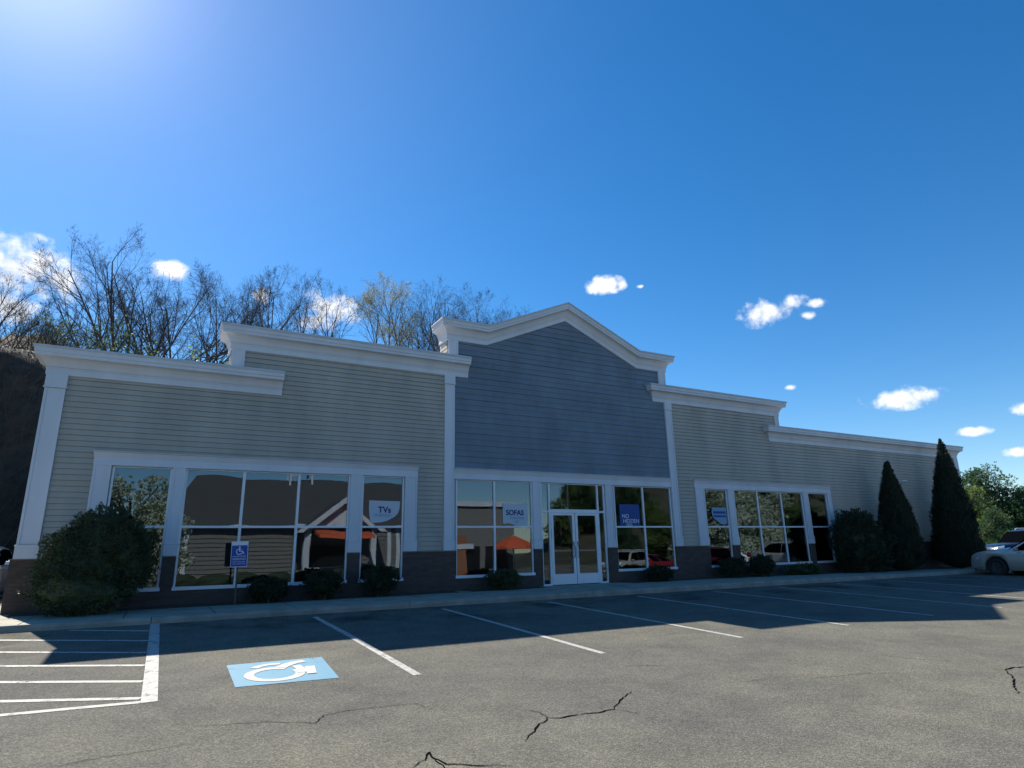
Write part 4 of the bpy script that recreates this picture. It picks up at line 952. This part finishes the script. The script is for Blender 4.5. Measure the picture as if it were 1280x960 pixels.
h.build('foliage', BOXW, hd)
lp = thing('street_lamp', 'tall car park lamp reflected in the left door', 'street lamp', (29.5, -27, lot_z(29, -25)))
mb = MB(); mb.tube([Vector((0, 0, 0)), Vector((0, 0, 7.4))], [.09, .06], 10); mb.tube([Vector((0, 0, 7.3)), Vector((-.8, 0, 7.45))], [.04, .04], 8); mb.build('pole', GALV, lp)
mb = MB(); mb.hexa([(-1.4, -.17, 7.36), (-.7, -.17, 7.36), (-.7, .17, 7.36), (-1.4, .17, 7.36)], [(-1.35, -.12, 7.5), (-.7, -.14, 7.5), (-.7, .14, 7.5), (-1.35, .12, 7.5)]); mb.build('lamp_head', ALU, lp)
def rpos(px, py, D):
    p = at(px, py, D); return (p.x, -D, lot_z(p.x, -D))
RG = 'cars across the car park'
car('silver van reflected in the glass doors', carpos(30.0, -20.5), R(160), SILVER, 'suv', RG); car('maroon utility vehicle reflected right of the doors', carpos(36.5, -19), R(-70), MAROON, 'suv', RG)
car('white car reflected in the window right of the doors', carpos(39.8, -19.5), R(-110), WHITE, 'sedan', RG); car('red car reflected beside the doors', carpos(33.3, -22), R(-85), REDP, 'sedan', RG)
car('grey saloon reflected in the right shop windows', carpos(46.0, -16), R(-75), SILVER, 'sedan', RG)
FT = leafy_tree('blossom_tree', 'pale blossoming tree reflected in the leftmost window', (-1.6, -22, lot_z(0, -24)), 6.2, rlobes(3, 6.2, 3.3, 30, .16, .3), 30000, .15, .1, BLOSSOM, 33, 'trees across the car park')
for i, (px, D, s) in enumerate(((885, 24, 1.25), (930, 26, 1.15), (962, 27, 1.2), (908, 34, 1.3))):
    dup(FT, rpos(px, 690, D), i*1.7, s, ['pale blossoming tree reflected beside the torn poster', 'pale blossoming tree reflected in the wide right window', 'pale tree reflected near the big loose bush', 'far pale tree reflected in the right windows'][i])
def hill2(x, y):
    return lot_z(x, -30)-.3+19*sstep(-62, -105, y)*sstep(.58, .76, x/(CAM_D-y))*(1+.15*fbm(x, y, .03))
mb = MB(); grid(mb, rng_(10, 240, 10), rng_(-160, -58, 6), hill2); struct(mb, 'far_hillside', mat('wooded_slope', (.03, .035, .018), .95, color2=(.07, .06, .035), vscale=.25), smooth=True)
rr = random.Random(77)
for i in range(34):
    y = rr.uniform(-104, -58); x = rr.uniform(.62, 1.5)*(CAM_D-y); src = L3 if i % 3 else L2
    dup(src, (x, y, hill2(x, y)-.2), rr.uniform(0, 6), rr.uniform(.9, 1.5), ['green tree on the far wooded hill across the car park', 'fresh green tree on the far wooded hill across the car park'][0 if i % 3 else 1], 'trees on the far hill')
